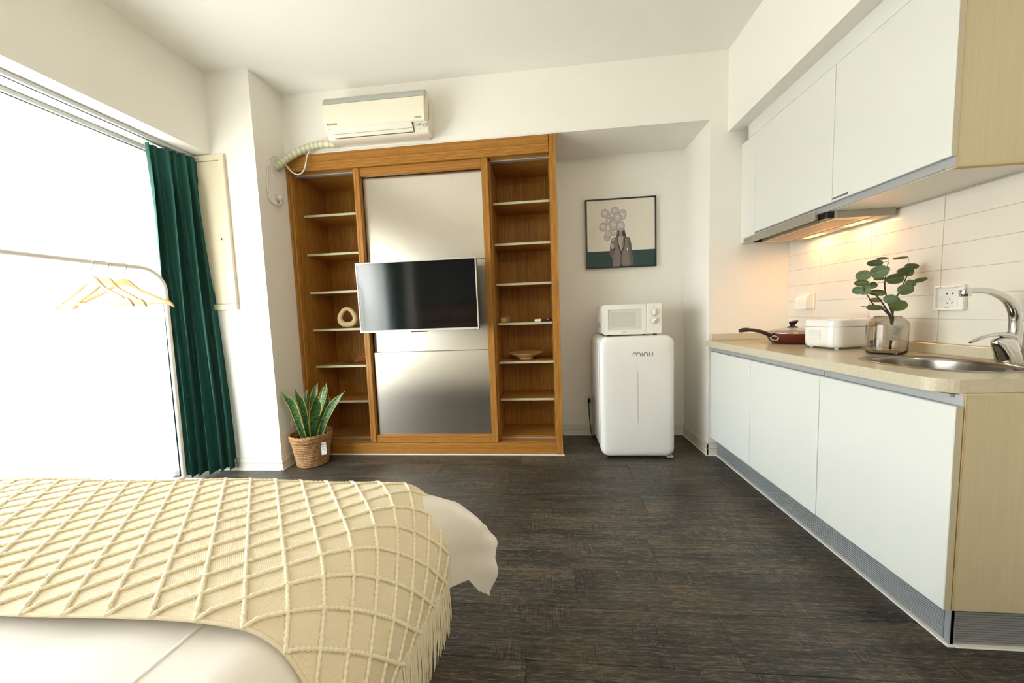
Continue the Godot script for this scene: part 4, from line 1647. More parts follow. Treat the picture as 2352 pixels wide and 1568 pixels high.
func build_appliances() -> void:
	# ------------------------------------------------ refrigerator
	var c := Vector3(0.5995, 0, -2.56)
	var t := thing("mini_refrigerator", "small glossy white retro refrigerator with rounded door in the alcove", "refrigerator", c)
	var b := mb(t)
	var turn := Basis.IDENTITY
	b.xf = Transform3D(turn, Vector3(0.5995, 0.428, -2.60) - t.position)
	b.extrude(rrect(0.484, 0.808, 0.055, 8), -0.185, 0.196, 0.012)
	obj("cabinet_body", b, M.gloss_white, t)
	b = mb(t)
	b.xf = Transform3D(turn, Vector3(0.5995, 0.428, -2.40) - t.position)
	b.extrude(rrect(0.470, 0.794, 0.050, 8), -0.005, 0.006, 0.0)
	obj("door_gasket", b, mat(rgb(206, 206, 202), 0.7), t)
	# pillowed door
	b = mb(t)
	var rows := []
	var prof := [[0.0, 0.0], [0.0, 0.020], [0.0015, 0.030], [0.006, 0.042], [0.014, 0.051], [0.026, 0.057], [0.045, 0.060], [0.09, 0.0622], [0.13, 0.0628], [0.16, 0.0628], [0.2415, 0.0628]]
	for q in prof:
		var row := PackedVector3Array()
		var inset: float = q[0]
		var ring := rrect(0.485 - 2 * inset, 0.818 - 2 * inset, maxf(0.058 - inset * 0.8, 0.0005), 8)
		ring.append(ring[0])
		for p in ring:
			row.append(Vector3(0.5995 + p.x, 0.424 + p.y, -2.393 + q[1]))
		rows.append(row)
	b.grid(rows, true, true)
	var door := obj("door", b, M.gloss_white, t)
	# raised lettering, drawn as strokes: m i n i J
	b = mb(t)
	var h := 0.024
	var x := 0.570
	var y := 0.700
	var zf := -2.3304
	var st := 0.0021
	for sh in ["m", "i", "n", "i", "j"]:
		if sh == "i":
			b.tube([Vector3(x, y, zf), Vector3(x, y + h, zf)], st, 6)
			x += 0.0115
		elif sh == "j":
			var pj := [Vector3(x + 0.009, y + h, zf), Vector3(x + 0.009, y + 0.010, zf)]
			for k in 7:
				var a := PI * 0.5 * k / 6.0
				pj.append(Vector3(x + 0.009 - 0.009 * (1.0 - cos(a)), y + 0.009 - 0.009 * sin(a), zf))
			b.tube(pj, st, 6)
		else:
			for rep in (2 if sh == "m" else 1):
				var pa := [Vector3(x, y, zf)]
				for k in 13:
					var a := PI - PI * k / 12.0
					pa.append(Vector3(x + 0.0115 + 0.0115 * cos(a), y + h - 0.0115 + 0.0115 * sin(a), zf))
				pa.append(Vector3(x + 0.023, y, zf))
				b.tube(pa, st, 6)
				x += 0.023
			x += 0.0115
	obj("name_lettering", b, mat(rgb(96, 94, 86), 0.35, 0.6), door)
	for dx in [-0.205, 0.205]:
		for z in [-2.37, -2.74]:
			b = mb(t)
			b.lathe([Vector2(0.001, 0.0), Vector2(0.016, 0.0), Vector2(0.017, 0.004), Vector2(0.014, 0.008), Vector2(0.012, 0.026), Vector2(0.001, 0.026)], 16, Vector3(0.5995 + dx, 0, z))
			obj("foot", b, M.rubber, t)
	b = mb(t)
	b.slab(Vector3(0.79, 0.010, -2.395), Vector3(0.832, 0.021, -2.345), 0.002)
	obj("hinge_plate", b, M.aluminium, t)
	b = mb(t)
	b.tube(curve([Vector3(0.335, 0.275, -2.80), Vector3(0.336, 0.18, -2.795), Vector3(0.345, 0.06, -2.79), Vector3(0.352, 0.012, -2.74), Vector3(0.365, 0.008, -2.70), Vector3(0.40, 0.010, -2.69), Vector3(0.43, 0.05, -2.76)], 6), 0.0035, 8)
	obj("power_cord", b, M.rubber, t)
	b = mb(t)
	b.box(Vector3(0.337, 0.287, -2.800), Vector3(0.022, 0.036, 0.024), 0.005)
	obj("plug", b, M.rubber, t)

	# ------------------------------------------------ microwave on the refrigerator
	var mw := thing("microwave_oven", "compact white microwave with two dials on top of the refrigerator", "microwave", Vector3(0.58, 0.834, -2.52))
	var x0 := 0.394
	var x1 := 0.768
	var y0 := 0.843
	var y1 := 1.042
	var zf2 := -2.372
	b = mb(mw)
	b.slab(Vector3(x0 + 0.003, y0 + 0.002, -2.690), Vector3(x1 - 0.003, y1 - 0.002, zf2 - 0.030), 0.004)
	var mbody := obj("casing", b, M.plastic, mw)
	b = mb(mw)
	for r in 4:
		for q in 5:
			b.box(Vector3(x0 + 0.0028, y0 + 0.042 + r * 0.011, -2.56 - q * 0.020 + (r % 2) * 0.01), Vector3(0.001, 0.0045, 0.007), 0.0)
	obj("vent_holes", b, M.black, mbody)
	b = mb(mw)
	b.slab(Vector3(x0 + 0.0022, y0 + 0.026, -2.47), Vector3(x0 + 0.0035, y1 - 0.02, -2.440), 0.0)
	obj("side_rib", b, M.plastic, mbody)
	# door: a frame round a recessed window
	var wx0 := 0.4205
	var wx1 := 0.640
	var wy0 := 0.873
	var wy1 := 1.010
	var xs := 0.668
	b = mb(mw)
	b.slab(Vector3(x0, wy0, zf2 - 0.030), Vector3(wx0, wy1, zf2), 0.0)
	b.slab(Vector3(wx1, wy0, zf2 - 0.030), Vector3(xs - 0.0008, wy1, zf2), 0.0)
	b.slab(Vector3(x0, y0, zf2 - 0.030), Vector3(xs - 0.0008, wy0, zf2), 0.0)
	b.slab(Vector3(x0, wy1, zf2 - 0.030), Vector3(xs - 0.0008, y1, zf2), 0.0)
	var md := obj("door", b, M.plastic, mw)
	b = mb(mw)
	b.slab(Vector3(wx0 - 0.004, wy0 - 0.004, zf2 - 0.010), Vector3(wx1 + 0.004, wy1 + 0.004, zf2 - 0.006), 0.0)
	obj("window", b, mat(rgb(214, 214, 198), 0.08), md)
	var mesh_img := Image.create(256, 128, false, Image.FORMAT_RGB8)
	for yy in 128:
		for xx in 256:
			var dot := Vector2(fposmod(xx, 8.0) - 4.0, fposmod(yy + (4.0 if int(xx / 8.0) % 2 == 0 else 0.0), 8.0) - 4.0).length()
			mesh_img.set_pixel(xx, yy, rgb(178, 182, 176) if dot < 2.6 else rgb(212, 212, 198))
	b = mb(mw)
	b.face([Vector3(wx0 + 0.022, wy0 + 0.018, zf2 - 0.0055), Vector3(wx1 - 0.038, wy0 + 0.018, zf2 - 0.0055), Vector3(wx1 - 0.038, wy1 - 0.018, zf2 - 0.0055), Vector3(wx0 + 0.022, wy1 - 0.018, zf2 - 0.0055)], Vector3(0, 0, 1), [Vector2(0, 1), Vector2(1, 1), Vector2(1, 0), Vector2(0, 0)])
	var mm := mat(Color.WHITE, 0.1)
	mm.albedo_texture = ImageTexture.create_from_image(mesh_img)
	mm.uv1_scale = Vector3(1.6, 1.6, 1)
	obj("perforated_screen", b, mm, md)
	lettering("maker_name", "Jeeu", 0.0095, M.grey_print, md, Transform3D(Basis(Vector3(1, 0, 0), Vector3(0.25, 1, 0), Vector3(0, 0, 1)), Vector3(0.527, 0.858, zf2 + 0.0003) - mw.position), 0.0005, "Droid Serif")
	b = mb(mw)
	b.slab(Vector3(xs + 0.0008, y0, zf2 - 0.030), Vector3(x1, y1, zf2), 0.004)
	var cp := obj("control_panel", b, M.plastic, mw)
	for q in [[0.986, 0.0, "power"], [0.931, 45.0, "timer"]]:
		b = mb(mw)
		b.xf = Transform3D(Basis(Vector3(1, 0, 0), Vector3(0, 0, 1), Vector3(0, -1, 0)), Vector3(0.718, q[0], zf2) - mw.position)
		b.lathe([Vector2(0.0235, 0.0), Vector2(0.0235, 0.0035), Vector2(0.0225, 0.004), Vector2(0.0205, 0.004)], 32)
		obj("dial_ring", b, mat(rgb(186, 186, 180), 0.4), cp)
		b = mb(mw)
		b.xf = Transform3D(Basis(Vector3(1, 0, 0), Vector3(0, 0, 1), Vector3(0, -1, 0)), Vector3(0.718, q[0], zf2) - mw.position)
		b.lathe([Vector2(0.0205, 0.0), Vector2(0.0205, 0.006), Vector2(0.0195, 0.0075), Vector2(0.001, 0.0078)], 32)
		b.xf = Transform3D(Basis(Vector3(0, 0, 1), deg_to_rad(-q[1])), Vector3(0.718, q[0], zf2 + 0.012) - mw.position)
		b.box(Vector3.ZERO, Vector3(0.008, 0.037, 0.012), 0.002)
		obj("dial", b, M.plastic, cp)
		b = mb(mw)
		for k in 5:
			var a := deg_to_rad(205.0 - 58.0 * k)
			b.box(Vector3(0.718 + 0.0285 * cos(a), q[0] + 0.0275 * sin(a), zf2 + 0.0003), Vector3(0.0028, 0.0028, 0.0004), 0.0)
		obj("dial_marks", b, M.grey_print, cp)
	b = mb(mw)
	b.xf = Transform3D(Basis.IDENTITY, Vector3(0.718, 0.8745, zf2) - mw.position)
	b.extrude(rrect(0.046, 0.0215, 0.003), -0.001, 0.0012, 0.0006)
	obj("release_button", b, M.plastic, cp)
	b = mb(mw)
	b.box(Vector3(0.713, 1.0215, zf2 + 0.0003), Vector3(0.004, 0.004, 0.0003), 0.0)
	b.box(Vector3(0.721, 1.0220, zf2 + 0.0003), Vector3(0.006, 0.0025, 0.0003), 0.0)
	obj("panel_print", b, mat(rgb(190, 190, 182), 0.6), cp)
	for q in [Vector2(0.43, -2.40), Vector2(0.73, -2.40), Vector2(0.43, -2.66), Vector2(0.73, -2.66)]:
		b = mb(mw)
		b.lathe([Vector2(0.001, 0.834), Vector2(0.012, 0.834), Vector2(0.012, 0.846), Vector2(0.001, 0.846)], 14, Vector3(q.x, 0, q.y))
		obj("foot", b, M.rubber, mw)

	# ------------------------------------------------ television on a swivel bracket
	var tv := thing("television", "flat television with thin pale frame on the steel panel", "television", Vector3(-0.857, 1.15, -2.30))
	tv.rotation_degrees = Vector3(1.5, 0.6, 0.15)
	var w := 0.832
	var hh := 0.476
	b = MB.new()
	b.extrude(rrect(w, hh, 0.006, 3), -0.030, -0.002, 0.004)
	obj("back_shell", b, mat(rgb(48, 46, 44), 0.5), tv)
	b = MB.new()
	b.box(Vector3(0, hh * 0.5 - 0.004, 0.001), Vector3(w, 0.008, 0.010), 0.0015)
	b.box(Vector3(-w * 0.5 + 0.004, 0.001, 0.001), Vector3(0.008, hh - 0.017, 0.010), 0.0015)
	b.box(Vector3(w * 0.5 - 0.004, 0.001, 0.001), Vector3(0.008, hh - 0.017, 0.010), 0.0015)
	b.box(Vector3(0, -hh * 0.5 + 0.007, 0.001), Vector3(w, 0.015, 0.010), 0.0015)
	var fr := obj("frame", b, M.tv_frame, tv)
	b = MB.new()
	b.box(Vector3(0, 0.0035, 0.0015), Vector3(w - 0.016, hh - 0.023, 0.004), 0.0)
	obj("screen", b, M.screen, tv)
	b = MB.new()
	b.box(Vector3(0.002, -hh * 0.5 - 0.003, 0.0), Vector3(0.115, 0.007, 0.010), 0.002)
	obj("sensor_bar", b, M.black, tv)
	b = MB.new()
	b.box(Vector3(0.0, -hh * 0.5 + 0.007, 0.0062), Vector3(0.007, 0.005, 0.0005), 0.0)
	b.box(Vector3(0.388, -hh * 0.5 + 0.006, 0.0062), Vector3(0.020, 0.003, 0.0005), 0.0)
	obj("frame_print", b, M.grey_print, fr)
	b = MB.new()
	b.box(Vector3(0, 0.0, -0.045), Vector3(0.22, 0.22, 0.03), 0.004)
	b.box(Vector3(0, 0.0, -0.095), Vector3(0.06, 0.08, 0.075), 0.004)
	b.box(Vector3(0, 0.0, -0.150), Vector3(0.14, 0.26, 0.036), 0.003)
	obj("wall_bracket", b, M.black, tv)

	# ------------------------------------------------ framed print in the alcove
	var pc := thing("framed_print", "black framed print of a suited woman hidden by balloons on the alcove wall", "picture", Vector3(0.6, 1.335, -2.81))
	b = mb(pc)
	var fx0 := 0.336
	var fx1 := 0.866
	var fy0 := 1.336
	var fy1 := 1.862
	var fw := 0.0105
	for s in [[fx0, fx1, fy0, fy0 + fw], [fx0, fx1, fy1 - fw, fy1], [fx0, fx0 + fw, fy0, fy1], [fx1 - fw, fx1, fy0, fy1]]:
		b.slab(Vector3(s[0], s[2], -2.8255), Vector3(s[1], s[3], -2.797), 0.001)
	obj("frame", b, M.black, pc)
	b = mb(pc)
	var pz := -2.8025
	b.face([Vector3(fx0 + 0.004, fy0 + 0.004, pz), Vector3(fx1 - 0.004, fy0 + 0.004, pz), Vector3(fx1 - 0.004, fy1 - 0.004, pz), Vector3(fx0 + 0.004, fy1 - 0.004, pz)], Vector3(0, 0, 1), [Vector2(0, 1), Vector2(1, 1), Vector2(1, 0), Vector2(0, 0)])
	b.slab(Vector3(fx0 + 0.004, fy0 + 0.004, -2.8250), Vector3(fx1 - 0.004, fy1 - 0.004, pz - 0.0006), 0.0)
	var art := print_image()
	art.generate_mipmaps()
	var am := mat(Color.WHITE, 0.55)
	am.albedo_texture = ImageTexture.create_from_image(art)
	obj("print", b, am, pc)

func in_poly(p: Vector2, poly: PackedVector2Array) -> bool:
	return Geometry2D.is_point_in_polygon(p, poly)

func print_image() -> Image:
	var n := 768
	var img := Image.create(n, n, false, Image.FORMAT_RGB8)
	var paper := rgb(232, 226, 214)
	var teal := rgb(36, 64, 64)
	img.fill(paper)
	img.fill_rect(Rect2i(0, int(n * 0.757), n, n), teal)
	# coordinates 0..1 from the top left of the sheet
	var suit := rgb(128, 118, 114)
	var dark := rgb(58, 50, 48)
	var skin := rgb(176, 168, 162)
	var shapes := [
		[dark, [[0.535, 0.40], [0.555, 0.45], [0.578, 0.565], [0.53, 0.585], [0.44, 0.56], [0.435, 0.49], [0.47, 0.43]]],
		[rgb(112, 104, 100), [[0.37, 0.575], [0.44, 0.545], [0.55, 0.545], [0.63, 0.575], [0.655, 0.68], [0.66, 0.77], [0.675, 0.99], [0.655, 1.0], [0.38, 1.0], [0.375, 0.86], [0.335, 0.80], [0.345, 0.68]]],
		[suit, [[0.395, 0.59], [0.45, 0.56], [0.55, 0.56], [0.60, 0.60], [0.605, 0.76], [0.62, 1.0], [0.375, 1.0], [0.395, 0.84]]],
		[paper, [[0.588, 0.72], [0.605, 0.74], [0.608, 0.758], [0.583, 0.758]]],
		[skin, [[0.455, 0.545], [0.535, 0.545], [0.530, 0.60], [0.515, 0.71], [0.502, 0.765], [0.485, 0.72], [0.462, 0.62]]],
		[rgb(150, 142, 138), [[0.480, 0.48], [0.525, 0.48], [0.520, 0.555], [0.475, 0.560]]],
		[dark, [[0.445, 0.56], [0.455, 0.56], [0.470, 0.66], [0.502, 0.775], [0.54, 0.70], [0.55, 0.56], [0.562, 0.56], [0.555, 0.70], [0.512, 0.80], [0.500, 1.0], [0.490, 1.0], [0.500, 0.82], [0.455, 0.68]]],
		[rgb(104, 96, 92), [[0.333, 0.79], [0.36, 0.70], [0.372, 0.76], [0.42, 0.70], [0.435, 0.72], [0.405, 0.80], [0.37, 0.835]]],
		[skin, [[0.360, 0.665], [0.376, 0.64], [0.395, 0.66], [0.398, 0.70], [0.375, 0.745], [0.355, 0.70]]],
		[dark, [[0.365, 0.735], [0.405, 0.72], [0.410, 0.73], [0.375, 0.765]]],
		[rgb(86, 78, 76), [[0.61, 0.62], [0.625, 0.61], [0.650, 0.76], [0.668, 0.99], [0.645, 1.0], [0.635, 0.80]]],
		[rgb(40, 34, 34), [[0.498, 0.955], [0.515, 0.955], [0.53, 1.0], [0.488, 1.0]]],
		[dark, [[0.405, 0.868], [0.44, 0.872], [0.44, 0.878], [0.405, 0.874]]],
	]
	for s in shapes:
		var poly := PackedVector2Array()
		var lo := Vector2(9, 9)
		var hi := Vector2(-9, -9)
		for p in s[1]:
			var v := Vector2(p[0], p[1]) * n
			poly.append(v)
			lo = lo.min(v)
			hi = hi.max(v)
		for y in range(int(lo.y), mini(int(hi.y) + 1, n)):
			for x in range(int(lo.x), mini(int(hi.x) + 1, n)):
				if in_poly(Vector2(x + 0.5, y + 0.5), poly):
					img.set_pixel(x, y, s[0])
	# strings
	for e in [[0.37, 0.545], [0.40, 0.535], [0.43, 0.53], [0.45, 0.50], [0.47, 0.49]]:
		for k in 200:
			var p := Vector2(0.378, 0.63).lerp(Vector2(e[0], e[1]), k / 199.0) * n
			for d in 2:
				img.set_pixel(int(p.x) + d, int(p.y), rgb(226, 222, 216))
	# balloons
	for o in [[0.305, 0.60 - 0.05, 0.05, 0.06], [0.275, 0.205, 0.058, 0.068], [0.335, 0.32, 0.055, 0.065], [0.42, 0.185, 0.062, 0.075], [0.385, 0.24, 0.05, 0.065], [0.53, 0.235, 0.058, 0.078], [0.455, 0.27, 0.06, 0.075], [0.245, 0.40, 0.058, 0.068], [0.32, 0.505, 0.055, 0.06], [0.40, 0.47, 0.055, 0.07], [0.395, 0.375, 0.066, 0.085], [0.50, 0.40, 0.062, 0.082]]:
		for y in range(int((o[1] - o[3]) * n), int((o[1] + o[3]) * n)):
			for x in range(int((o[0] - o[2]) * n), int((o[0] + o[2]) * n)):
				var u: float = (x / float(n) - o[0]) / o[2]
				var v: float = (y / float(n) - o[1]) / o[3]
				var d: float = u * u + v * v
				if d < 1.0:
					var col := rgb(198, 190, 186).lerp(rgb(160, 152, 148), d * d)
					for hl in [[-0.2, -0.2, 0.05], [0.25, 0.05, 0.04]]:
						var q: float = (u - hl[0]) * (u - hl[0]) + (v - hl[1]) * (v - hl[1])
						col = col.lerp(rgb(246, 242, 238), clampf(1.0 - q / hl[2], 0.0, 1.0))
					img.set_pixel(x, y, img.get_pixel(x, y).lerp(col, 0.9))
	return img

func build_air_conditioner() -> void:
	var x0 := -1.403
	var x1 := -0.717
	var t := thing("air_conditioner", "cream wall-mounted air conditioner with silver top strip above the bookcase", "air conditioner", Vector3(-1.06, 2.2, BACK))
	# cross-sections are given as (distance from the wall, height)
	var side := Basis(Vector3(0, 0, 1), Vector3(0, 1, 0), Vector3(-1, 0, 0))
	# casing in three lengths: the middle one has the hollow of the air outlet, the right one a notch for pipes
	var rest := [Vector2(0.158, 2.262), Vector2(0.163, 2.32), Vector2(0.155, 2.40), Vector2(0.132, 2.448), Vector2(0.12, 2.456), Vector2(0.001, 2.456)]
	var b := mb(t)
	var full := [Vector2(0.001, 2.212), Vector2(0.06, 2.200), Vector2(0.105, 2.199), Vector2(0.118, 2.206), Vector2(0.125, 2.215), Vector2(0.135, 2.235)]
	var notched := [Vector2(0.001, 2.262), Vector2(0.024, 2.262), Vector2(0.036, 2.206), Vector2(0.06, 2.200), Vector2(0.105, 2.199), Vector2(0.118, 2.206), Vector2(0.125, 2.215), Vector2(0.135, 2.235)]
	var hollow := [Vector2(0.001, 2.212), Vector2(0.06, 2.200), Vector2(0.105, 2.199), Vector2(0.118, 2.206), Vector2(0.121, 2.209), Vector2(0.085, 2.228), Vector2(0.078, 2.250), Vector2(0.10, 2.268), Vector2(0.150, 2.262)]
	full.append_array(rest)
	notched.append_array(rest)
	hollow.append_array(rest)
	b.xf = Transform3D(side, Vector3(x1, 0, BACK) - t.position)
	b.extrude(notched, 0.0, 0.030, 0.0, 30.0)
	b.extrude(full, 0.030, 0.0915, 0.0, 30.0)
	b.extrude(hollow, 0.0915, 0.6395, 0.0, 30.0)
	b.extrude(full, 0.6395, x1 - x0, 0.0, 30.0)
	var body := obj("casing", b, M.plastic_cream, t)
	b = mb(t)
	b.xf = Transform3D(side, Vector3(x1 - 0.004, 0, BACK) - t.position)
	b.extrude([Vector2(0.155, 2.254), Vector2(0.166, 2.251), Vector2(0.172, 2.256), Vector2(0.1765, 2.29), Vector2(0.177, 2.33), Vector2(0.174, 2.37), Vector2(0.169, 2.402), Vector2(0.155, 2.402)], 0.0, x1 - x0 - 0.008, 0.003, 30.0)
	var fp := obj("front_panel", b, mat(rgb(238, 231, 210), 0.3), t)
	b = mb(t)
	b.xf = Transform3D(side, Vector3(x1, 0, BACK) - t.position)
	b.extrude([Vector2(0.155, 2.403), Vector2(0.170, 2.404), Vector2(0.163, 2.428), Vector2(0.150, 2.448), Vector2(0.137, 2.4575), Vector2(0.128, 2.459), Vector2(0.12, 2.457)], 0.0, x1 - x0, 0.002, 30.0)
	obj("silver_strip", b, M.ac_silver, t)
	# louvre flap in its dark outlet
	b = mb(t)
	b.xf = Transform3D(side, Vector3(-0.812, 0, BACK) - t.position)
	b.extrude([Vector2(0.1265, 2.2125), Vector2(0.131, 2.2095), Vector2(0.152, 2.232), Vector2(0.168, 2.2535), Vector2(0.164, 2.256)], 0.0, 0.541, 0.001, 30.0)
	obj("flap", b, M.plastic_cream, t)
	b = mb(t)
	b.xf = Transform3D(side, Vector3(-0.812, 0, BACK) - t.position)
	b.extrude([Vector2(0.1465, 2.2245), Vector2(0.1475, 2.2235), Vector2(0.1485, 2.2250), Vector2(0.1475, 2.2260)], 0.0, 0.541, 0.0)
	obj("flap_crease", b, M.grey_print, t)
	# fittings on the sloping lower right corner
	var slope := Vector3(0, -0.62, 0.79).normalized()
	var up := Vector3(0, 0.79, 0.62).normalized()
	var sl := Basis(Vector3(1, 0, 0), up, slope)
	var on := Vector3(-0.762, 2.2365, BACK + 0.1425)
	b = mb(t)
	b.xf = Transform3D(sl, on - t.position)
	b.box(Vector3(-0.016, 0.006, 0.004), Vector3(0.021, 0.014, 0.001), 0.0)
	obj("display", b, mat(rgb(176, 190, 190), 0.2), body)
	b = mb(t)
	b.xf = Transform3D(sl, on - t.position)
	for q in [[0.001, 0.012], [0.001, 0.005], [0.001, -0.002], [0.008, 0.012], [0.008, 0.005], [-0.004, -0.014]]:
		b.box(Vector3(q[0], q[1], 0.004), Vector3(0.0025, 0.0025, 0.001), 0.0)
	b.box(Vector3(-0.010, -0.014, 0.004), Vector3(0.010, 0.0015, 0.001), 0.0)
	b.box(Vector3(0.0135, 0.0, 0.004), Vector3(0.0007, 0.046, 0.0006), 0.0)
	obj("panel_print", b, M.grey_print, body)
	b = mb(t)
	b.xf = Transform3D(sl * Basis(Vector3(1, 0, 0), PI * 0.5), on + sl * Vector3(0.027, 0.0, 0.002) - t.position)
	b.lathe([Vector2(0.011, 0.0), Vector2(0.011, 0.004), Vector2(0.009, 0.0055), Vector2(0.0075, 0.0045), Vector2(0.001, 0.0045)], 24)
	obj("sensor_eye", b, M.ac_silver, body)
	# slots on the right end
	b = mb(t)
	for k in 12:
		b.xf = Transform3D(Basis(Vector3(1, 0, 0), deg_to_rad(38)), Vector3(x1 + 0.0003, 2.285 + 0.0115 * k, BACK + 0.108 - 0.0015 * k) - t.position)
		b.box(Vector3.ZERO, Vector3(0.001, 0.005, 0.028), 0.0)
	obj("end_slots", b, mat(rgb(150, 148, 136), 0.7), body)
	lettering("maker_name", "DAIKIN", 0.0115, M.grey_print, fp, Transform3D(Basis(Vector3(1, 0, 0), deg_to_rad(5)), Vector3(-1.335, 2.2735, BACK + 0.1755) - t.position), 0.001, "Droid Sans", true)
	b = mb(t)
	var lx := -1.376
	b = mb(t)
	b.face([Vector3(lx, 2.2815, BACK + 0.1772), Vector3(lx + 0.011, 2.2815, BACK + 0.1772), Vector3(lx + 0.0035, 2.2655, BACK + 0.1757)], Vector3(0, 0, 1))
	b.face([Vector3(lx + 0.012, 2.2815, BACK + 0.1772), Vector3(lx + 0.0165, 2.2815, BACK + 0.1772), Vector3(lx + 0.0085, 2.2710, BACK + 0.1765)], Vector3(0, 0, 1))
	obj("emblem", b, M.grey_print, fp)
	lettering("model_name", "Inverter", 0.0095, mat(rgb(170, 166, 150), 0.5), fp, Transform3D(Basis(Vector3(1, 0, 0), Vector3(0.2, 1, 0), Vector3(0, 0, 1)), Vector3(-0.765, 2.272, BACK + 0.1762) - t.position), 0.001, "Droid Sans")

	# wrapped refrigerant pipe to the hole in the pillar
	var pp := thing("wrapped_pipe", "cream tape-wrapped pipe running from the air conditioner into the pillar", "pipe", Vector3(-1.6, 2.2, -2.39))
	var path := curve([Vector3(-1.395, 2.222, -2.385), Vector3(-1.50, 2.2275, -2.385), Vector3(-1.58, 2.219, -2.382), Vector3(-1.66, 2.193, -2.375), Vector3(-1.735, 2.148, -2.355), Vector3(-1.785, 2.100, -2.335), Vector3(-1.83, 2.060, -2.318)], 10)
	b = mb(pp)
	b.tube(path, 0.0225, 18)
	obj("wrap", b, M.tape[0], pp)
	var acc := 0.0
	for k in range(1, path.size() - 3, 4):
		# slanting bands where the tape overlaps
		b = mb(pp)
		var d: Vector3 = (path[k + 1] - path[k]).normalized()
		var u1 := d.cross(Vector3.UP).normalized()
		var u2 := d.cross(u1).normalized()
		var rows := []
		for e in 3:
			var row := PackedVector3Array()
			for q in 19:
				var a := TAU * q / 18.0
				row.append(path[k] + d * (e * 0.0095 + 0.010 * cos(a)) + (u1 * cos(a) + u2 * sin(a)) * 0.0231)
			rows.append(row)
		b.grid(rows, true, true)
		obj("tape_band", b, M.tape[1], pp)
	var rg := thing("pipe_sleeve", "round white wall sleeve where the wrapped pipe enters the pillar", "sleeve", Vector3(-1.815, 2.065, -2.318))
	b = MB.new()
	b.xf = Transform3D(Basis(Vector3(0, 0, 1), -PI * 0.5), Vector3.ZERO)
	b.lathe([Vector2(0.055, 0.0), Vector2(0.055, 0.002), Vector2(0.052, 0.004), Vector2(0.028, 0.005), Vector2(0.0265, 0.003), Vector2(0.0265, -0.004)], 36)
	obj("flange", b, M.cord_white, rg)
	# drooping power cord, plug and plate
	var cd := thing("power_cord", "white power cord looping from the air conditioner pipe down to a wall plug", "cord", Vector3(-1.75, 2.0, -2.34))
	b = mb(cd)
	var cpts := [Vector3(-1.585, 2.212, -2.400), Vector3(-1.605, 2.185, -2.384), Vector3(-1.622, 2.150, -2.378), Vector3(-1.628, 2.110, -2.372), Vector3(-1.648, 2.058, -2.372), Vector3(-1.690, 2.032, -2.370), Vector3(-1.730, 2.050, -2.362), Vector3(-1.762, 2.092, -2.352)]
	b.tube(curve(cpts, 8), 0.0048, 10)
	obj("loop", b, M.cord_white, cd)
	b = mb(cd)
	var c2 := [Vector3(-1.793, 2.125, -2.318), Vector3(-1.800, 2.134, -2.295), Vector3(-1.806, 2.118, -2.272), Vector3(-1.807, 2.080, -2.256), Vector3(-1.807, 2.035, -2.242), Vector3(-1.808, 1.97, -2.226), Vector3(-1.808, 1.90, -2.220), Vector3(-1.806, 1.835, -2.226), Vector3(-1.803, 1.808, -2.250), Vector3(-1.797, 1.806, -2.285), Vector3(-1.790, 1.822, -2.304), Vector3(-1.788, 1.846, -2.307)]
	b.tube(curve(c2, 8), 0.0045, 10)
	obj("drop", b, M.cord_white, cd)
	b = mb(cd)
	b.xf = Transform3D(Basis(Vector3(0, 0, 1), -PI * 0.5), Vector3(-1.8045, 1.858, -2.307) - cd.position)
	b.lathe([Vector2(0.019, 0.0), Vector2(0.021, 0.003), Vector2(0.021, 0.018), Vector2(0.017, 0.026), Vector2(0.009, 0.029), Vector2(0.001, 0.029)], 24)
	obj("plug", b, M.cord_white, cd)
	b = mb(cd)
	b.tube(curve([Vector3(-1.395, 2.238, -2.40), Vector3(-1.45, 2.243, -2.40), Vector3(-1.508, 2.262, -2.405), Vector3(-1.523, 2.258, -2.405), Vector3(-1.533, 2.230, -2.39)], 6), 0.0018, 6)
	obj("thin_lead", b, mat(rgb(196, 172, 150), 0.5), cd)

func plate(called: String, label: String, cat: String, at: Vector3, basis: Basis, w: float, h: float) -> Node3D:
	var t := thing(called, label, cat, at)
	t.basis = basis      # z points out of the wall
	var b := MB.new()
	b.extrude(rrect(w, h, 0.004, 4), 0.0, 0.008, 0.002)
	obj("plate", b, M.plastic, t)
	return t

func outlet_holes(t: Node3D, z: float, s := 1.0, only := 0) -> void:
	var b := MB.new()
	if only != 2:
		for q in [[-0.010, 0.018, 12.0], [0.010, 0.018, -12.0]]:
			b.xf = Transform3D(Basis(Vector3(0, 0, 1), deg_to_rad(q[2])), Vector3(q[0] * s, q[1] * s, z))
			b.box(Vector3.ZERO, Vector3(0.0048, 0.0062, 0.0006) * Vector3(s, s, 1), 0.0)
		b.xf = Transform3D(Basis.IDENTITY, Vector3(0, -0.004 * s, z))
		b.box(Vector3.ZERO, Vector3(0.0018, 0.008, 0.0006) * Vector3(s, s, 1), 0.0)
		for q in [[-0.009, -0.020, 35.0], [0.009, -0.020, -35.0]]:
			b.xf = Transform3D(Basis(Vector3(0, 0, 1), deg_to_rad(q[2])), Vector3(q[0] * s, q[1] * s, z))
			b.box(Vector3.ZERO, Vector3(0.0018, 0.009, 0.0006) * Vector3(s, s, 1), 0.0)
	obj("pin_holes", b, M.black, t)

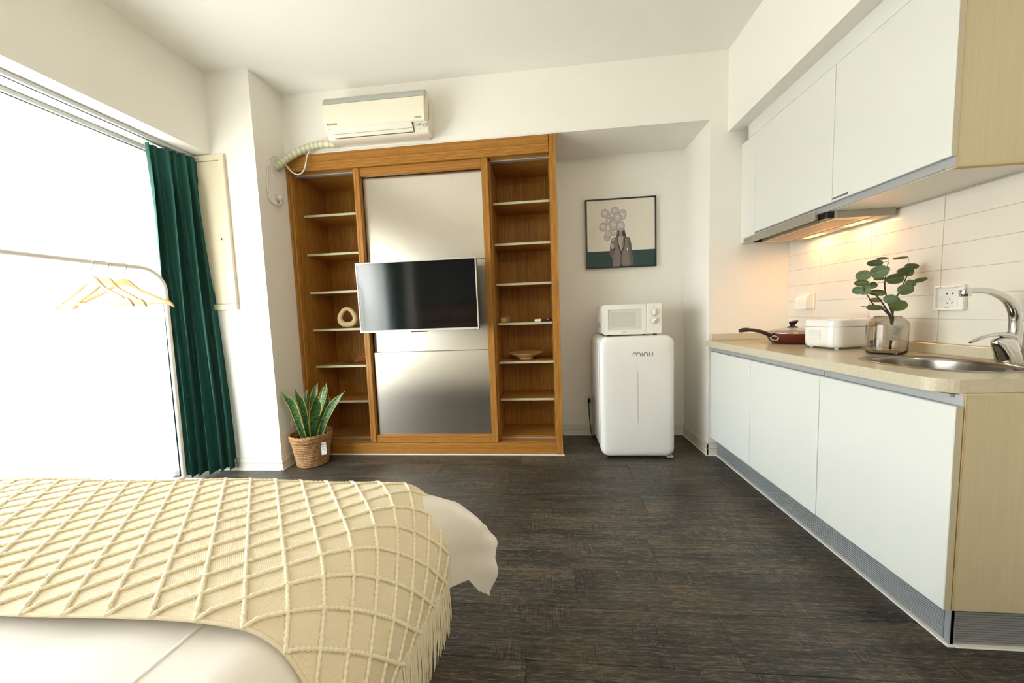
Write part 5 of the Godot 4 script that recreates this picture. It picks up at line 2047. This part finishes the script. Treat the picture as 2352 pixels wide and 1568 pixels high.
func build_wall_fittings() -> void:
	var east := Basis(Vector3(0, 0, -1), Vector3(0, 1, 0), Vector3(1, 0, 0))      # faces +x
	var west := Basis(Vector3(0, 0, 1), Vector3(0, 1, 0), Vector3(-1, 0, 0))      # faces -x
	plate("wall_socket", "cream socket plate holding the air conditioner plug high on the pillar side", "socket", Vector3(-1.815, 1.850, -2.292), east, 0.078, 0.078)
	var s2 := plate("wall_socket", "white double socket low on the pillar behind the snake plant", "socket", Vector3(-1.815, 0.290, -2.30), east, 0.08, 0.078)
	var b := MB.new()
	b.extrude(rrect(0.05, 0.05, 0.002, 3), 0.008, 0.0095, 0.0005)
	obj("insert", b, M.plastic, s2)
	outlet_holes(s2, 0.0098)
	var s3 := plate("wall_socket", "white socket plate low on the alcove wall beside the refrigerator", "socket", Vector3(0.337, 0.285, DEEP), Basis.IDENTITY, 0.078, 0.080)
	b = MB.new()
	b.box(Vector3(0.0, 0.022, 0.0083), Vector3(0.006, 0.006, 0.0006), 0.0)
	obj("pin_holes", b, M.black, s3)
	# splash-proof frame with its lid missing, beside the tap
	var s4 := plate("wall_socket", "white five-hole socket in an open splash frame on the tiles near the tap", "socket", Vector3(TILE, 1.005, -1.503), west, 0.098, 0.092)
	b = MB.new()
	b.box(Vector3(0, 0.0435, 0.013), Vector3(0.098, 0.009, 0.014), 0.002)
	b.box(Vector3(0, -0.0435, 0.013), Vector3(0.098, 0.007, 0.014), 0.002)
	b.box(Vector3(-0.0465, 0, 0.013), Vector3(0.006, 0.092, 0.014), 0.002)
	b.box(Vector3(0.0415, 0, 0.013), Vector3(0.016, 0.092, 0.014), 0.003)
	obj("splash_frame", b, M.plastic, s4)
	b = MB.new()
	b.xf = Transform3D(Basis.IDENTITY, Vector3(-0.004, -0.001, 0.0))
	b.extrude(rrect(0.062, 0.060, 0.003, 3), 0.008, 0.011, 0.0008)
	obj("insert", b, M.plastic, s4)
	var hl := Node3D.new()
	outlet_holes(s4, 0.0114, 0.95)
	hl.free()
	b = MB.new()
	b.box(Vector3(-0.025, 0.0435, 0.0203), Vector3(0.005, 0.003, 0.0008), 0.0)
	b.box(Vector3(0.026, 0.0435, 0.0203), Vector3(0.005, 0.003, 0.0008), 0.0)
	b.box(Vector3(-0.006, -0.0375, 0.0140), Vector3(0.013, 0.002, 0.0008), 0.0)
	obj("hinge_slots", b, M.grey_print, s4)
	# closed splash box by the corner
	var s5 := plate("covered_socket", "white splash-proof socket with rounded cover on the tiles above the frying pan", "socket", Vector3(TILE, 1.020, -2.240), west, 0.098, 0.098)
	b = MB.new()
	b.xf = Transform3D(Basis(Vector3(0, 0, -1), Vector3(0, 1, 0), Vector3(1, 0, 0)), Vector3(-0.044, 0, 0))
	var cov := [Vector2(-0.008, -0.046)]
	for q in [[0.050, -0.046], [0.052, -0.02], [0.050, 0.005], [0.043, 0.025], [0.030, 0.040], [0.016, 0.046], [-0.008, 0.046]]:
		cov.append(Vector2(q[0], q[1]))
	b.xf = Transform3D(Basis(Vector3(0, 0, 1), Vector3(0, 1, 0), Vector3(-1, 0, 0)), Vector3(0.044, 0, 0))
	b.extrude(cov, 0.0, 0.088, 0.002, 45.0)
	obj("cover", b, M.plastic, s5)
	# distribution box on the pillar
	var pb := thing("electrical_panel", "tall cream metal electrical panel on the pillar behind the green curtain", "electrical panel", Vector3(-2.13, 1.10, -2.147))
	b = mb(pb)
	b.slab(Vector3(-2.260, 1.102, -2.146), Vector3(-2.024, 2.092, -2.141), 0.0)
	obj("backing", b, M.box_cream, pb)
	b = mb(pb)
	for s in [[-2.262, -2.022, 1.100, 1.138], [-2.262, -2.022, 2.058, 2.094], [-2.058, -2.022, 1.138, 2.058], [-2.262, -2.226, 1.138, 2.058]]:
		b.slab(Vector3(s[0], s[2], -2.147), Vector3(s[1], s[3], -2.128), 0.002)
	obj("frame", b, M.box_cream, pb)
	b = mb(pb)
	b.slab(Vector3(-2.223, 1.1415, -2.140), Vector3(-2.0595, 2.0545, -2.133), 0.001)
	var pd := obj("door", b, M.box_cream, pb)
	b = mb(pb)
	b.xf = Transform3D(Basis(Vector3(1, 0, 0), PI * 0.5), Vector3(-2.088, 1.560, -2.133) - pb.position)
	b.lathe([Vector2(0.0095, 0.0), Vector2(0.0095, 0.002), Vector2(0.006, 0.0025), Vector2(0.006, 0.001), Vector2(0.001, 0.001)], 20)
	obj("lock_rosette", b, M.chrome, pd)
	b = mb(pb)
	b.box(Vector3(-2.088, 1.560, -2.1318), Vector3(0.009, 0.009, 0.001), 0.0)
	obj("keyhole", b, M.black, pd)

func build_counter_things() -> void:
	var yt := 0.784
	# ------------------------------------------------ frying pan
	var pc := Vector3(1.400, yt, -2.115)
	var t := thing("frying_pan", "dark red frying pan with glass lid and brown handle on the worktop", "pan", pc)
	var b := MB.new()
	b.lathe([Vector2(0.001, 0.0), Vector2(0.085, 0.0), Vector2(0.095, 0.003), Vector2(0.108, 0.014), Vector2(0.118, 0.032), Vector2(0.125, 0.055), Vector2(0.128, 0.060), Vector2(0.1265, 0.061), Vector2(0.122, 0.056), Vector2(0.113, 0.032), Vector2(0.10, 0.012), Vector2(0.001, 0.006)], 56)
	obj("pan_body", b, M.red_enamel, t)
	b = MB.new()
	b.lathe([Vector2(0.1275, 0.058), Vector2(0.1305, 0.060), Vector2(0.1305, 0.065), Vector2(0.128, 0.0665), Vector2(0.124, 0.066)], 56)
	obj("rim", b, M.chrome, t)
	b = MB.new()
	b.lathe([Vector2(0.124, 0.0655), Vector2(0.105, 0.072), Vector2(0.075, 0.080), Vector2(0.04, 0.0865), Vector2(0.014, 0.089)], 48)
	var lid := obj("glass_lid", b, M.lid_glass, t)
	b = MB.new()
	b.lathe([Vector2(0.001, 0.089), Vector2(0.026, 0.089), Vector2(0.027, 0.092), Vector2(0.016, 0.095), Vector2(0.011, 0.100), Vector2(0.012, 0.106), Vector2(0.001, 0.107)], 28)
	var kn := []
	for q in [[0.104, 0.012, -0.0], [0.110, 0.019, 0.002], [0.118, 0.024, 0.004], [0.123, 0.0235, 0.006], [0.126, 0.016, 0.008], [0.127, 0.004, 0.009]]:
		var row := PackedVector3Array()
		for k in 25:
			var a := TAU * k / 24.0
			row.append(Vector3(q[1] * cos(a) + q[2], q[0] + 0.25 * q[1] * cos(a) * 0.5, q[1] * 0.55 * sin(a)))
		kn.append(row)
	b.grid(kn, true, false)
	obj("lid_knob", b, M.black, lid)
	b = MB.new()
	b.tube(curve([Vector3(-0.122, 0.040, 0.030), Vector3(-0.150, 0.055, 0.034), Vector3(-0.178, 0.068, 0.036), Vector3(-0.215, 0.079, 0.036), Vector3(-0.255, 0.084, 0.034), Vector3(-0.29, 0.082, 0.032), Vector3(-0.305, 0.078, 0.031)], 7), [0.008, 0.008, 0.0085, 0.009, 0.0095, 0.010, 0.0105, 0.011, 0.011, 0.011, 0.011, 0.011, 0.011, 0.011, 0.011, 0.011, 0.0105, 0.0105, 0.010, 0.010, 0.010, 0.010, 0.0098, 0.0096, 0.0095, 0.0095, 0.0095, 0.0096, 0.0098, 0.010, 0.0102, 0.0104, 0.0106, 0.0108, 0.0108, 0.0105, 0.0102, 0.0098, 0.0090, 0.0080, 0.0070, 0.0055, 0.003], 14)
	var hn := obj("handle", b, M.handle, t)
	b = MB.new()
	b.tube(curve([Vector3(-0.255, 0.0845, 0.034), Vector3(-0.28, 0.084, 0.033), Vector3(-0.306, 0.078, 0.031)], 5), [0.0112, 0.0114, 0.0116, 0.0118, 0.0118, 0.0118, 0.0116, 0.0112, 0.0104, 0.0085, 0.004], 14)
	obj("grip_end", b, M.rubber, hn)
	b = MB.new()
	var ov := []
	var fu := Vector3(0.80, -0.28, 0.53).normalized()
	var fv := Vector3(0.25, 0.95, 0.15).normalized()
	for k in 25:
		var a := TAU * k / 24.0
		ov.append(Vector3(-0.121, 0.034, 0.044) + fu * 0.017 * cos(a) + fv * 0.0125 * sin(a))
	b.tube(ov, 0.0038, 8, false)
	obj("ferrule", b, M.chrome, t)

	# ------------------------------------------------ rice cooker
	var cc := Vector3(1.425, yt, -1.842)
	t = thing("rice_cooker", "white rounded-box rice cooker between frying pan and glass vase", "rice cooker", cc)
	t.rotation_degrees.y = 11.0
	var cw := 0.222
	var cz := 0.180
	b = MB.new()
	var rows := []
	for q in [[0.030, 0.006], [0.012, 0.008], [0.005, 0.014], [0.002, 0.026], [0.001, 0.05], [0.0, 0.08], [0.0, 0.104], [0.001, 0.1045], [0.0035, 0.1048]]:
		rows.append(cooker_ring(cw, cz, q[0], q[1]))
	var flat := PackedVector3Array()
	for k in rows[0].size():
		flat.append(Vector3(0, 0.006, 0))
	rows.push_front(flat)
	b.grid(rows, true, true)
	var cb := obj("body", b, M.gloss_white, t)
	b = MB.new()
	b.grid([cooker_ring(cw, cz, 0.0040, 0.1030), cooker_ring(cw, cz, 0.0040, 0.1085)], true, true)
	obj("lid_gap", b, M.grey_print, cb)
	b = MB.new()
	rows = []
	for q in [[0.0035, 0.1062], [0.0005, 0.1066], [0.0, 0.108], [0.0, 0.130], [0.002, 0.136], [0.007, 0.1405], [0.016, 0.143], [0.04, 0.1445], [0.085, 0.145]]:
		rows.append(cooker_ring(cw, cz, q[0], q[1]))
	b.grid(rows, true, true)
	obj("lid", b, M.gloss_white, t)
	# touch panel on the side that faces the room
	var pf := Basis(Vector3(0, 0, 1), Vector3(0, 1, 0), Vector3(-1, 0, 0))
	b = MB.new()
	b.xf = Transform3D(pf, Vector3(-cw * 0.5 - 0.0002, 0.066, -0.012))
	b.extrude(rrect(0.062, 0.050, 0.006), -0.001, 0.0006, 0.0003)
	var tpn := obj("touch_panel", b, mat(rgb(232, 230, 224), 0.25), cb)
	b = MB.new()
	b.xf = Transform3D(pf, Vector3(-cw * 0.5 - 0.0009, 0.074, -0.012))
	b.extrude(rrect(0.054, 0.028, 0.003), -0.0005, 0.0003, 0.0)
	obj("display", b, mat(rgb(224, 224, 216), 0.15), tpn)
	b = MB.new()
	b.xf = Transform3D(pf, Vector3(-cw * 0.5 - 0.0010, 0.0485, -0.012))
	b.box(Vector3(-0.019, 0, 0), Vector3(0.004, 0.004, 0.0006), 0.0)
	b.box(Vector3(0.019, 0, 0), Vector3(0.004, 0.005, 0.0006), 0.0)
	obj("button_marks", b, mat(rgb(200, 196, 190), 0.6), tpn)
	b = MB.new()
	b.xf = Transform3D(pf, Vector3(-cw * 0.5 - 0.0010, 0.0485, -0.012))
	b.box(Vector3(0.0, 0, 0), Vector3(0.006, 0.0018, 0.0006), 0.0)
	obj("start_mark", b, mat(rgb(214, 92, 60), 0.5), tpn)
	b = MB.new()
	b.box(Vector3(0.066, 0.029, cz * 0.5 - 0.0035), Vector3(0.030, 0.016, 0.008), 0.002)
	obj("power_inlet", b, M.rubber, cb)
	for q in [Vector2(-0.07, -0.06), Vector2(0.07, -0.06), Vector2(-0.07, 0.06), Vector2(0.07, 0.06)]:
		b = MB.new()
		b.lathe([Vector2(0.001, 0.0), Vector2(0.008, 0.0), Vector2(0.009, 0.009), Vector2(0.001, 0.009)], 14, Vector3(q.x, 0, q.y))
		obj("foot", b, M.plastic, t)

	# ------------------------------------------------ smoked glass vase
	var vc := Vector3(1.404, yt, -1.572)
	t = thing("glass_vase", "smoky clear glass vase with wide shoulders beside the sink", "vase", vc)
	b = MB.new()
	b.lathe([Vector2(0.001, 0.001), Vector2(0.050, 0.001), Vector2(0.0565, 0.003), Vector2(0.061, 0.010), Vector2(0.062, 0.02), Vector2(0.062, 0.115), Vector2(0.0614, 0.122), Vector2(0.0598, 0.1295), Vector2(0.0568, 0.1368), Vector2(0.0525, 0.1432), Vector2(0.047, 0.1485), Vector2(0.0425, 0.1515), Vector2(0.040, 0.1545), Vector2(0.0392, 0.156), Vector2(0.038, 0.1555), Vector2(0.0385, 0.153), Vector2(0.0412, 0.1495), Vector2(0.0455, 0.1465), Vector2(0.0508, 0.1415), Vector2(0.0548, 0.1355), Vector2(0.0575, 0.1288), Vector2(0.059, 0.1215), Vector2(0.0595, 0.114), Vector2(0.0595, 0.022), Vector2(0.057, 0.013), Vector2(0.052, 0.009), Vector2(0.001, 0.008)], 48)
	obj("glass", b, M.smoke_glass, t)

	# ------------------------------------------------ eucalyptus sprig
	t = thing("eucalyptus_sprig", "artificial eucalyptus branches with round grey-green leaves in the glass vase", "plant", vc + Vector3(0, 0.01, 0))
	var stems := [[[1.440, 0.800, -1.592], [1.425, 0.87, -1.575], [1.413, 0.937, -1.56], [1.404, 0.968, -1.56], [1.388, 1.011, -1.56], [1.378, 1.062, -1.56], [1.371, 1.104, -1.55], [1.369, 1.155, -1.54]],
		[[1.432, 0.88, -1.578], [1.396, 0.938, -1.55], [1.37, 0.969, -1.54], [1.34, 1.003, -1.53], [1.308, 1.029, -1.52], [1.274, 1.034, -1.51]],
		[[1.43, 0.87, -1.58], [1.412, 0.937, -1.56], [1.423, 0.993, -1.57], [1.45, 1.035, -1.58], [1.479, 1.082, -1.59], [1.51, 1.124, -1.61]],
		[[1.425, 0.89, -1.575], [1.385, 0.938, -1.54], [1.354, 0.973, -1.54], [1.323, 0.989, -1.54], [1.293, 1.022, -1.53], [1.277, 1.035, -1.52]]]
	var joints := []
	for s in stems:
		var pts := []
		for p in s:
			pts.append(Vector3(p[0], p[1], p[2]))
		var path := curve(pts, 7)
		var rad := []
		for k in path.size():
			var f := k / float(path.size() - 1)
			rad.append(lerpf(0.0042, 0.0014, f) * (1.0 + 0.22 * sin(k * 2.1)))
			if path[k].y > 0.95:
				joints.append(path[k])
		b = mb(t)
		b.tube(path, rad, 8)
		obj("stem", b, M.bark, t)
	var leaves := [[1.346, 1.172, -1.54, 0.017, 0.004, -4.0], [1.448, 1.175, -1.58, 0.023, 0.003, 3.0], [1.312, 1.154, -1.53, 0.025, 0.01, -3.0], [1.311, 1.117, -1.51, 0.028, 0.023, 15.0], [1.393, 1.13, -1.58, 0.016, 0.013, -20.0], [1.295, 1.109, -1.56, 0.024, 0.018, 10.0], [1.283, 1.078, -1.55, 0.024, 0.011, -5.0], [1.382, 1.096, -1.59, 0.018, 0.006, 0.0], [1.332, 1.067, -1.56, 0.016, 0.016, 30.0], [1.237, 1.048, -1.51, 0.018, 0.017, -10.0], [1.253, 1.047, -1.5, 0.02, 0.017, 15.0], [1.334, 1.037, -1.54, 0.025, 0.011, -8.0], [1.441, 1.092, -1.59, 0.028, 0.018, 8.0], [1.498, 1.12, -1.61, 0.027, 0.016, -10.0], [1.520, 1.141, -1.609, 0.022, 0.01, -8.0], [1.472, 1.122, -1.58, 0.023, 0.01, 25.0], [1.519, 1.0815, -1.572, 0.022, 0.007, 15.0], [1.492, 1.070, -1.58, 0.017, 0.014, -25.0], [1.456, 1.046, -1.56, 0.025, 0.02, 12.0], [1.381, 1.008, -1.6, 0.021, 0.008, -5.0], [1.346, 1.01, -1.5, 0.02, 0.02, 25.0], [1.419, 1.005, -1.56, 0.015, 0.017, 20.0], [1.405, 0.982, -1.53, 0.027, 0.019, 8.0], [1.31, 0.977, -1.52, 0.026, 0.01, -3.0], [1.288, 0.983, -1.54, 0.012, 0.002, -5.0]]
	var tones := []
	for c in [rgb(84, 100, 62), rgb(94, 106, 58), rgb(74, 94, 66), rgb(116, 112, 56)]:
		var m := mat(c, 0.55)
		m.backlight_enabled = true
		m.backlight = Color(0.16, 0.2, 0.08)
		tones.append(m)
	var li := 0
	for l in leaves:
		var c := Vector3(l[0], l[1], l[2])
		var half: float = l[3] / 1.06
		var tip := clampf(1.12 * l[4] / (half * 0.88), 0.10, 1.0)     # how far the blade turns its face to the room
		var near: Vector3 = joints[0]
		for q in joints:
			if q.distance_to(c) < near.distance_to(c):
				near = q
		var facing := Vector3(-0.68, 0.0, 0.73)
		var right := Vector3(0.73, 0, 0.68)
		var long := (right * cos(deg_to_rad(l[5])) + Vector3.UP * sin(deg_to_rad(l[5]))).normalized()
		if (near - c).dot(long) > 0.0:
			long = -long
		var upv := facing.cross(long).normalized()
		if upv.y < 0.0:
			upv = -upv
		var across := (upv * tip + facing * sqrt(1.0 - tip * tip)).normalized()
		var nrm := long.cross(across).normalized()
		var rf := []
		for k in 17:
			var f := k / 16.0
			var wdt := half * 0.90 * sqrt(maxf(0.0, 1.0 - pow(absf(2.0 * pow(f, 0.9) - 1.0), 2.3)))
			var row := PackedVector3Array()
			for q in 7:
				var u := q / 3.0 - 1.0
				row.append(c + long * half * (2.0 * f - 1.0) + across * wdt * u + nrm * (0.10 * half * sin(PI * f) - 0.12 * wdt * absf(u)))
			rf.append(row)
		b = mb(t)
		b.grid(rf, false, false)
		var leaf := obj("leaf", b, tones[(li * 7 + li / 3) % 4], t)
		var base := c - long * half
		b = mb(t)
		b.tube(curve([near, near.lerp(base, 0.5) + Vector3(0, 0.004, 0), base, c - long * half * 0.2 + nrm * 0.0014, c + long * half * 0.8 + nrm * 0.0008], 4), 0.0008, 5)
		obj("midrib", b, mat(rgb(150, 158, 108), 0.6) if li == 0 else leaf_rib, leaf)
		if li == 0:
			leaf_rib = mat(rgb(150, 158, 108), 0.6)
		li += 1
	# paper label tied to the stems inside the vase
	b = mb(t)
	b.xf = Transform3D(Basis(Vector3(0, 1, 0), deg_to_rad(-38)) * Basis(Vector3(0, 0, 1), deg_to_rad(-10)), Vector3(1.412, 0.872, -1.548) - t.position)
	b.box(Vector3.ZERO, Vector3(0.036, 0.062, 0.0006), 0.0)
	var lab := obj("paper_label", b, M.tag, t)
	b = mb(t)
	b.xf = Transform3D(Basis(Vector3(0, 1, 0), deg_to_rad(-38)) * Basis(Vector3(0, 0, 1), deg_to_rad(-10)), Vector3(1.412, 0.872, -1.548) - t.position)
	for k in 7:
		b.box(Vector3(0.003, 0.020 - k * 0.0042, 0.0005), Vector3(0.018 - (k % 3) * 0.002, 0.0016, 0.0003), 0.0)
	b.box(Vector3(0.004, -0.022, 0.0005), Vector3(0.022, 0.001, 0.0003), 0.0)
	obj("label_print", b, M.grey_print, lab)

var leaf_rib: StandardMaterial3D

func cooker_ring(w: float, d: float, inset: float, y: float) -> PackedVector3Array:
	var out := PackedVector3Array()
	var ring := rrect(w - 2 * inset, d - 2 * inset, maxf(0.046 - inset, 0.002), 8)
	ring.append(ring[0])
	for p in ring:
		out.append(Vector3(p.x, y, -p.y))
	return out

func build_shelf_things() -> void:
	# open ring vase
	var t := thing("ring_vase", "matte cream open ring vase on the shelf beside the television", "vase", Vector3(-1.545, 0.9435, -2.605))
	var b := MB.new()
	var rows := []
	for k in 49:
		var a := TAU * k / 48.0
		var cx := 0.056 * cos(a) * (1.0 - 0.26 * sin(a)) + 0.004
		var cy := 0.087 + 0.064 * sin(a)
		var rad := lerpf(0.023, 0.0155, 0.5 + 0.5 * sin(a))
		var dx := -sin(a)
		var nx := Vector3(cos(a), sin(a) * 0.92, 0).normalized()
		var row := PackedVector3Array()
		for q in 17:
			var e := TAU * q / 16.0
			row.append(Vector3(cx, cy, 0) + nx * rad * cos(e) + Vector3(0, 0, 1) * rad * 1.1 * sin(e))
		rows.append(row)
	b.grid(rows, true, false)
	obj("ring", b, M.clay, t)
	t.rotation_degrees.y = 12.0
	# bundle of dried twigs
	t = thing("dried_twigs", "bundle of thin copper-brown dried twigs lying on the bookcase shelf", "twigs", Vector3(-1.45, 0.662, -2.63))
	var r := RandomNumberGenerator.new()
	r.seed = 4
	for k in 11:
		var pts := [Vector3(-1.530, 0.668, -2.63)]
		var hgt := r.randf_range(0.004, 0.085)
		var dz := r.randf_range(-0.05, 0.04)
		for q in 4:
			var f := (q + 1) / 4.0
			pts.append(Vector3(-1.53 + 0.165 * f + r.randf_range(-0.006, 0.006), 0.668 + hgt * sin(PI * 0.6 * f) + r.randf_range(0.0, 0.006), -2.63 + dz * f))
		b = mb(t)
		b.tube(curve(pts, 5), 0.0017, 6)
		obj("twig", b, M.twig, t)
	b = mb(t)
	b.tube(curve([Vector3(-1.605, 0.6645, -2.625), Vector3(-1.58, 0.6655, -2.628), Vector3(-1.555, 0.668, -2.63), Vector3(-1.522, 0.670, -2.63)], 5), 0.003, 8)
	obj("wire_stalk", b, M.rubber, t)
	for k in 4:
		b = mb(t)
		b.lathe([Vector2(0.0005, -0.006), Vector2(0.0045, -0.002), Vector2(0.005, 0.002), Vector2(0.0005, 0.007)], 10, Vector3(-1.435 + 0.022 * k, 0.735 - 0.004 * (k % 2) - 0.01 * (3 - k), -2.635))
		obj("bud", b, M.beech, t)
	# candle in a square glass
	t = thing("glass_candle", "small clear square glass holding an amber candle on the bookcase shelf", "candle", Vector3(-0.289, 0.9435, -2.575))
	b = MB.new()
	b.box(Vector3(-0.013, 0.019, 0.0), Vector3(0.040, 0.034, 0.050), 0.002)
	obj("wax", b, mat(rgb(232, 158, 66), 0.5), t)
	b = MB.new()
	b.box(Vector3(0.021, 0.019, 0.0), Vector3(0.024, 0.034, 0.050), 0.002)
	obj("sleeve_label", b, mat(rgb(132, 112, 98), 0.7), t)
	b = MB.new()
	b.box(Vector3(0.0, 0.0245, 0.0), Vector3(0.074, 0.049, 0.058), 0.003)
	obj("glass", b, M.glass, t)
	# box and remotes
	var o := thing("remote_control", "small white remote control lying on the shelf beside black ones", "remote", Vector3(-0.05, 0.9435, -2.575))
	b = MB.new()
	b.box(Vector3(0, 0.0105, 0), Vector3(0.048, 0.019, 0.11), 0.004)
	obj("body", b, M.plastic, o)
	b = MB.new()
	for k in 5:
		b.box(Vector3(0, 0.0203, 0.035 - 0.017 * k), Vector3(0.026, 0.001, 0.007), 0.0)
	obj("buttons", b, M.grey_print, o)
	o = thing("remote_control", "flat black remote control next to the white one on the shelf", "remote", Vector3(-0.006, 0.9435, -2.580))
	b = MB.new()
	b.box(Vector3(0, 0.0085, 0), Vector3(0.036, 0.015, 0.15), 0.003)
	obj("body", b, M.black, o)
	b = MB.new()
	for k in 7:
		b.box(Vector3(0, 0.0163, 0.05 - 0.016 * k), Vector3(0.022, 0.001, 0.006), 0.0)
	obj("buttons", b, M.rubber, o)
	o = thing("remote_control", "thicker black remote control against the bookcase side panel", "remote", Vector3(0.031, 0.9435, -2.580))
	b = MB.new()
	b.box(Vector3(0, 0.0115, 0), Vector3(0.034, 0.022, 0.14), 0.005)
	obj("body", b, M.black, o)
	b = MB.new()
	b.box(Vector3(-0.009, 0.017, 0.0703), Vector3(0.005, 0.005, 0.001), 0.0)
	obj("emitter", b, M.ac_silver, o)
	# footed wooden dish
	o = thing("footed_bowl", "shallow footed wooden bowl on the bookcase shelf", "bowl", Vector3(-0.152, 0.660, -2.635))
	b = MB.new()
	b.lathe([Vector2(0.001, 0.001), Vector2(0.058, 0.001), Vector2(0.060, 0.003), Vector2(0.057, 0.010), Vector2(0.060, 0.015), Vector2(0.085, 0.026), Vector2(0.112, 0.040), Vector2(0.1305, 0.050), Vector2(0.131, 0.0525), Vector2(0.128, 0.0525), Vector2(0.105, 0.043), Vector2(0.07, 0.030), Vector2(0.001, 0.026)], 56)
	obj("dish", b, M.bowl, o)
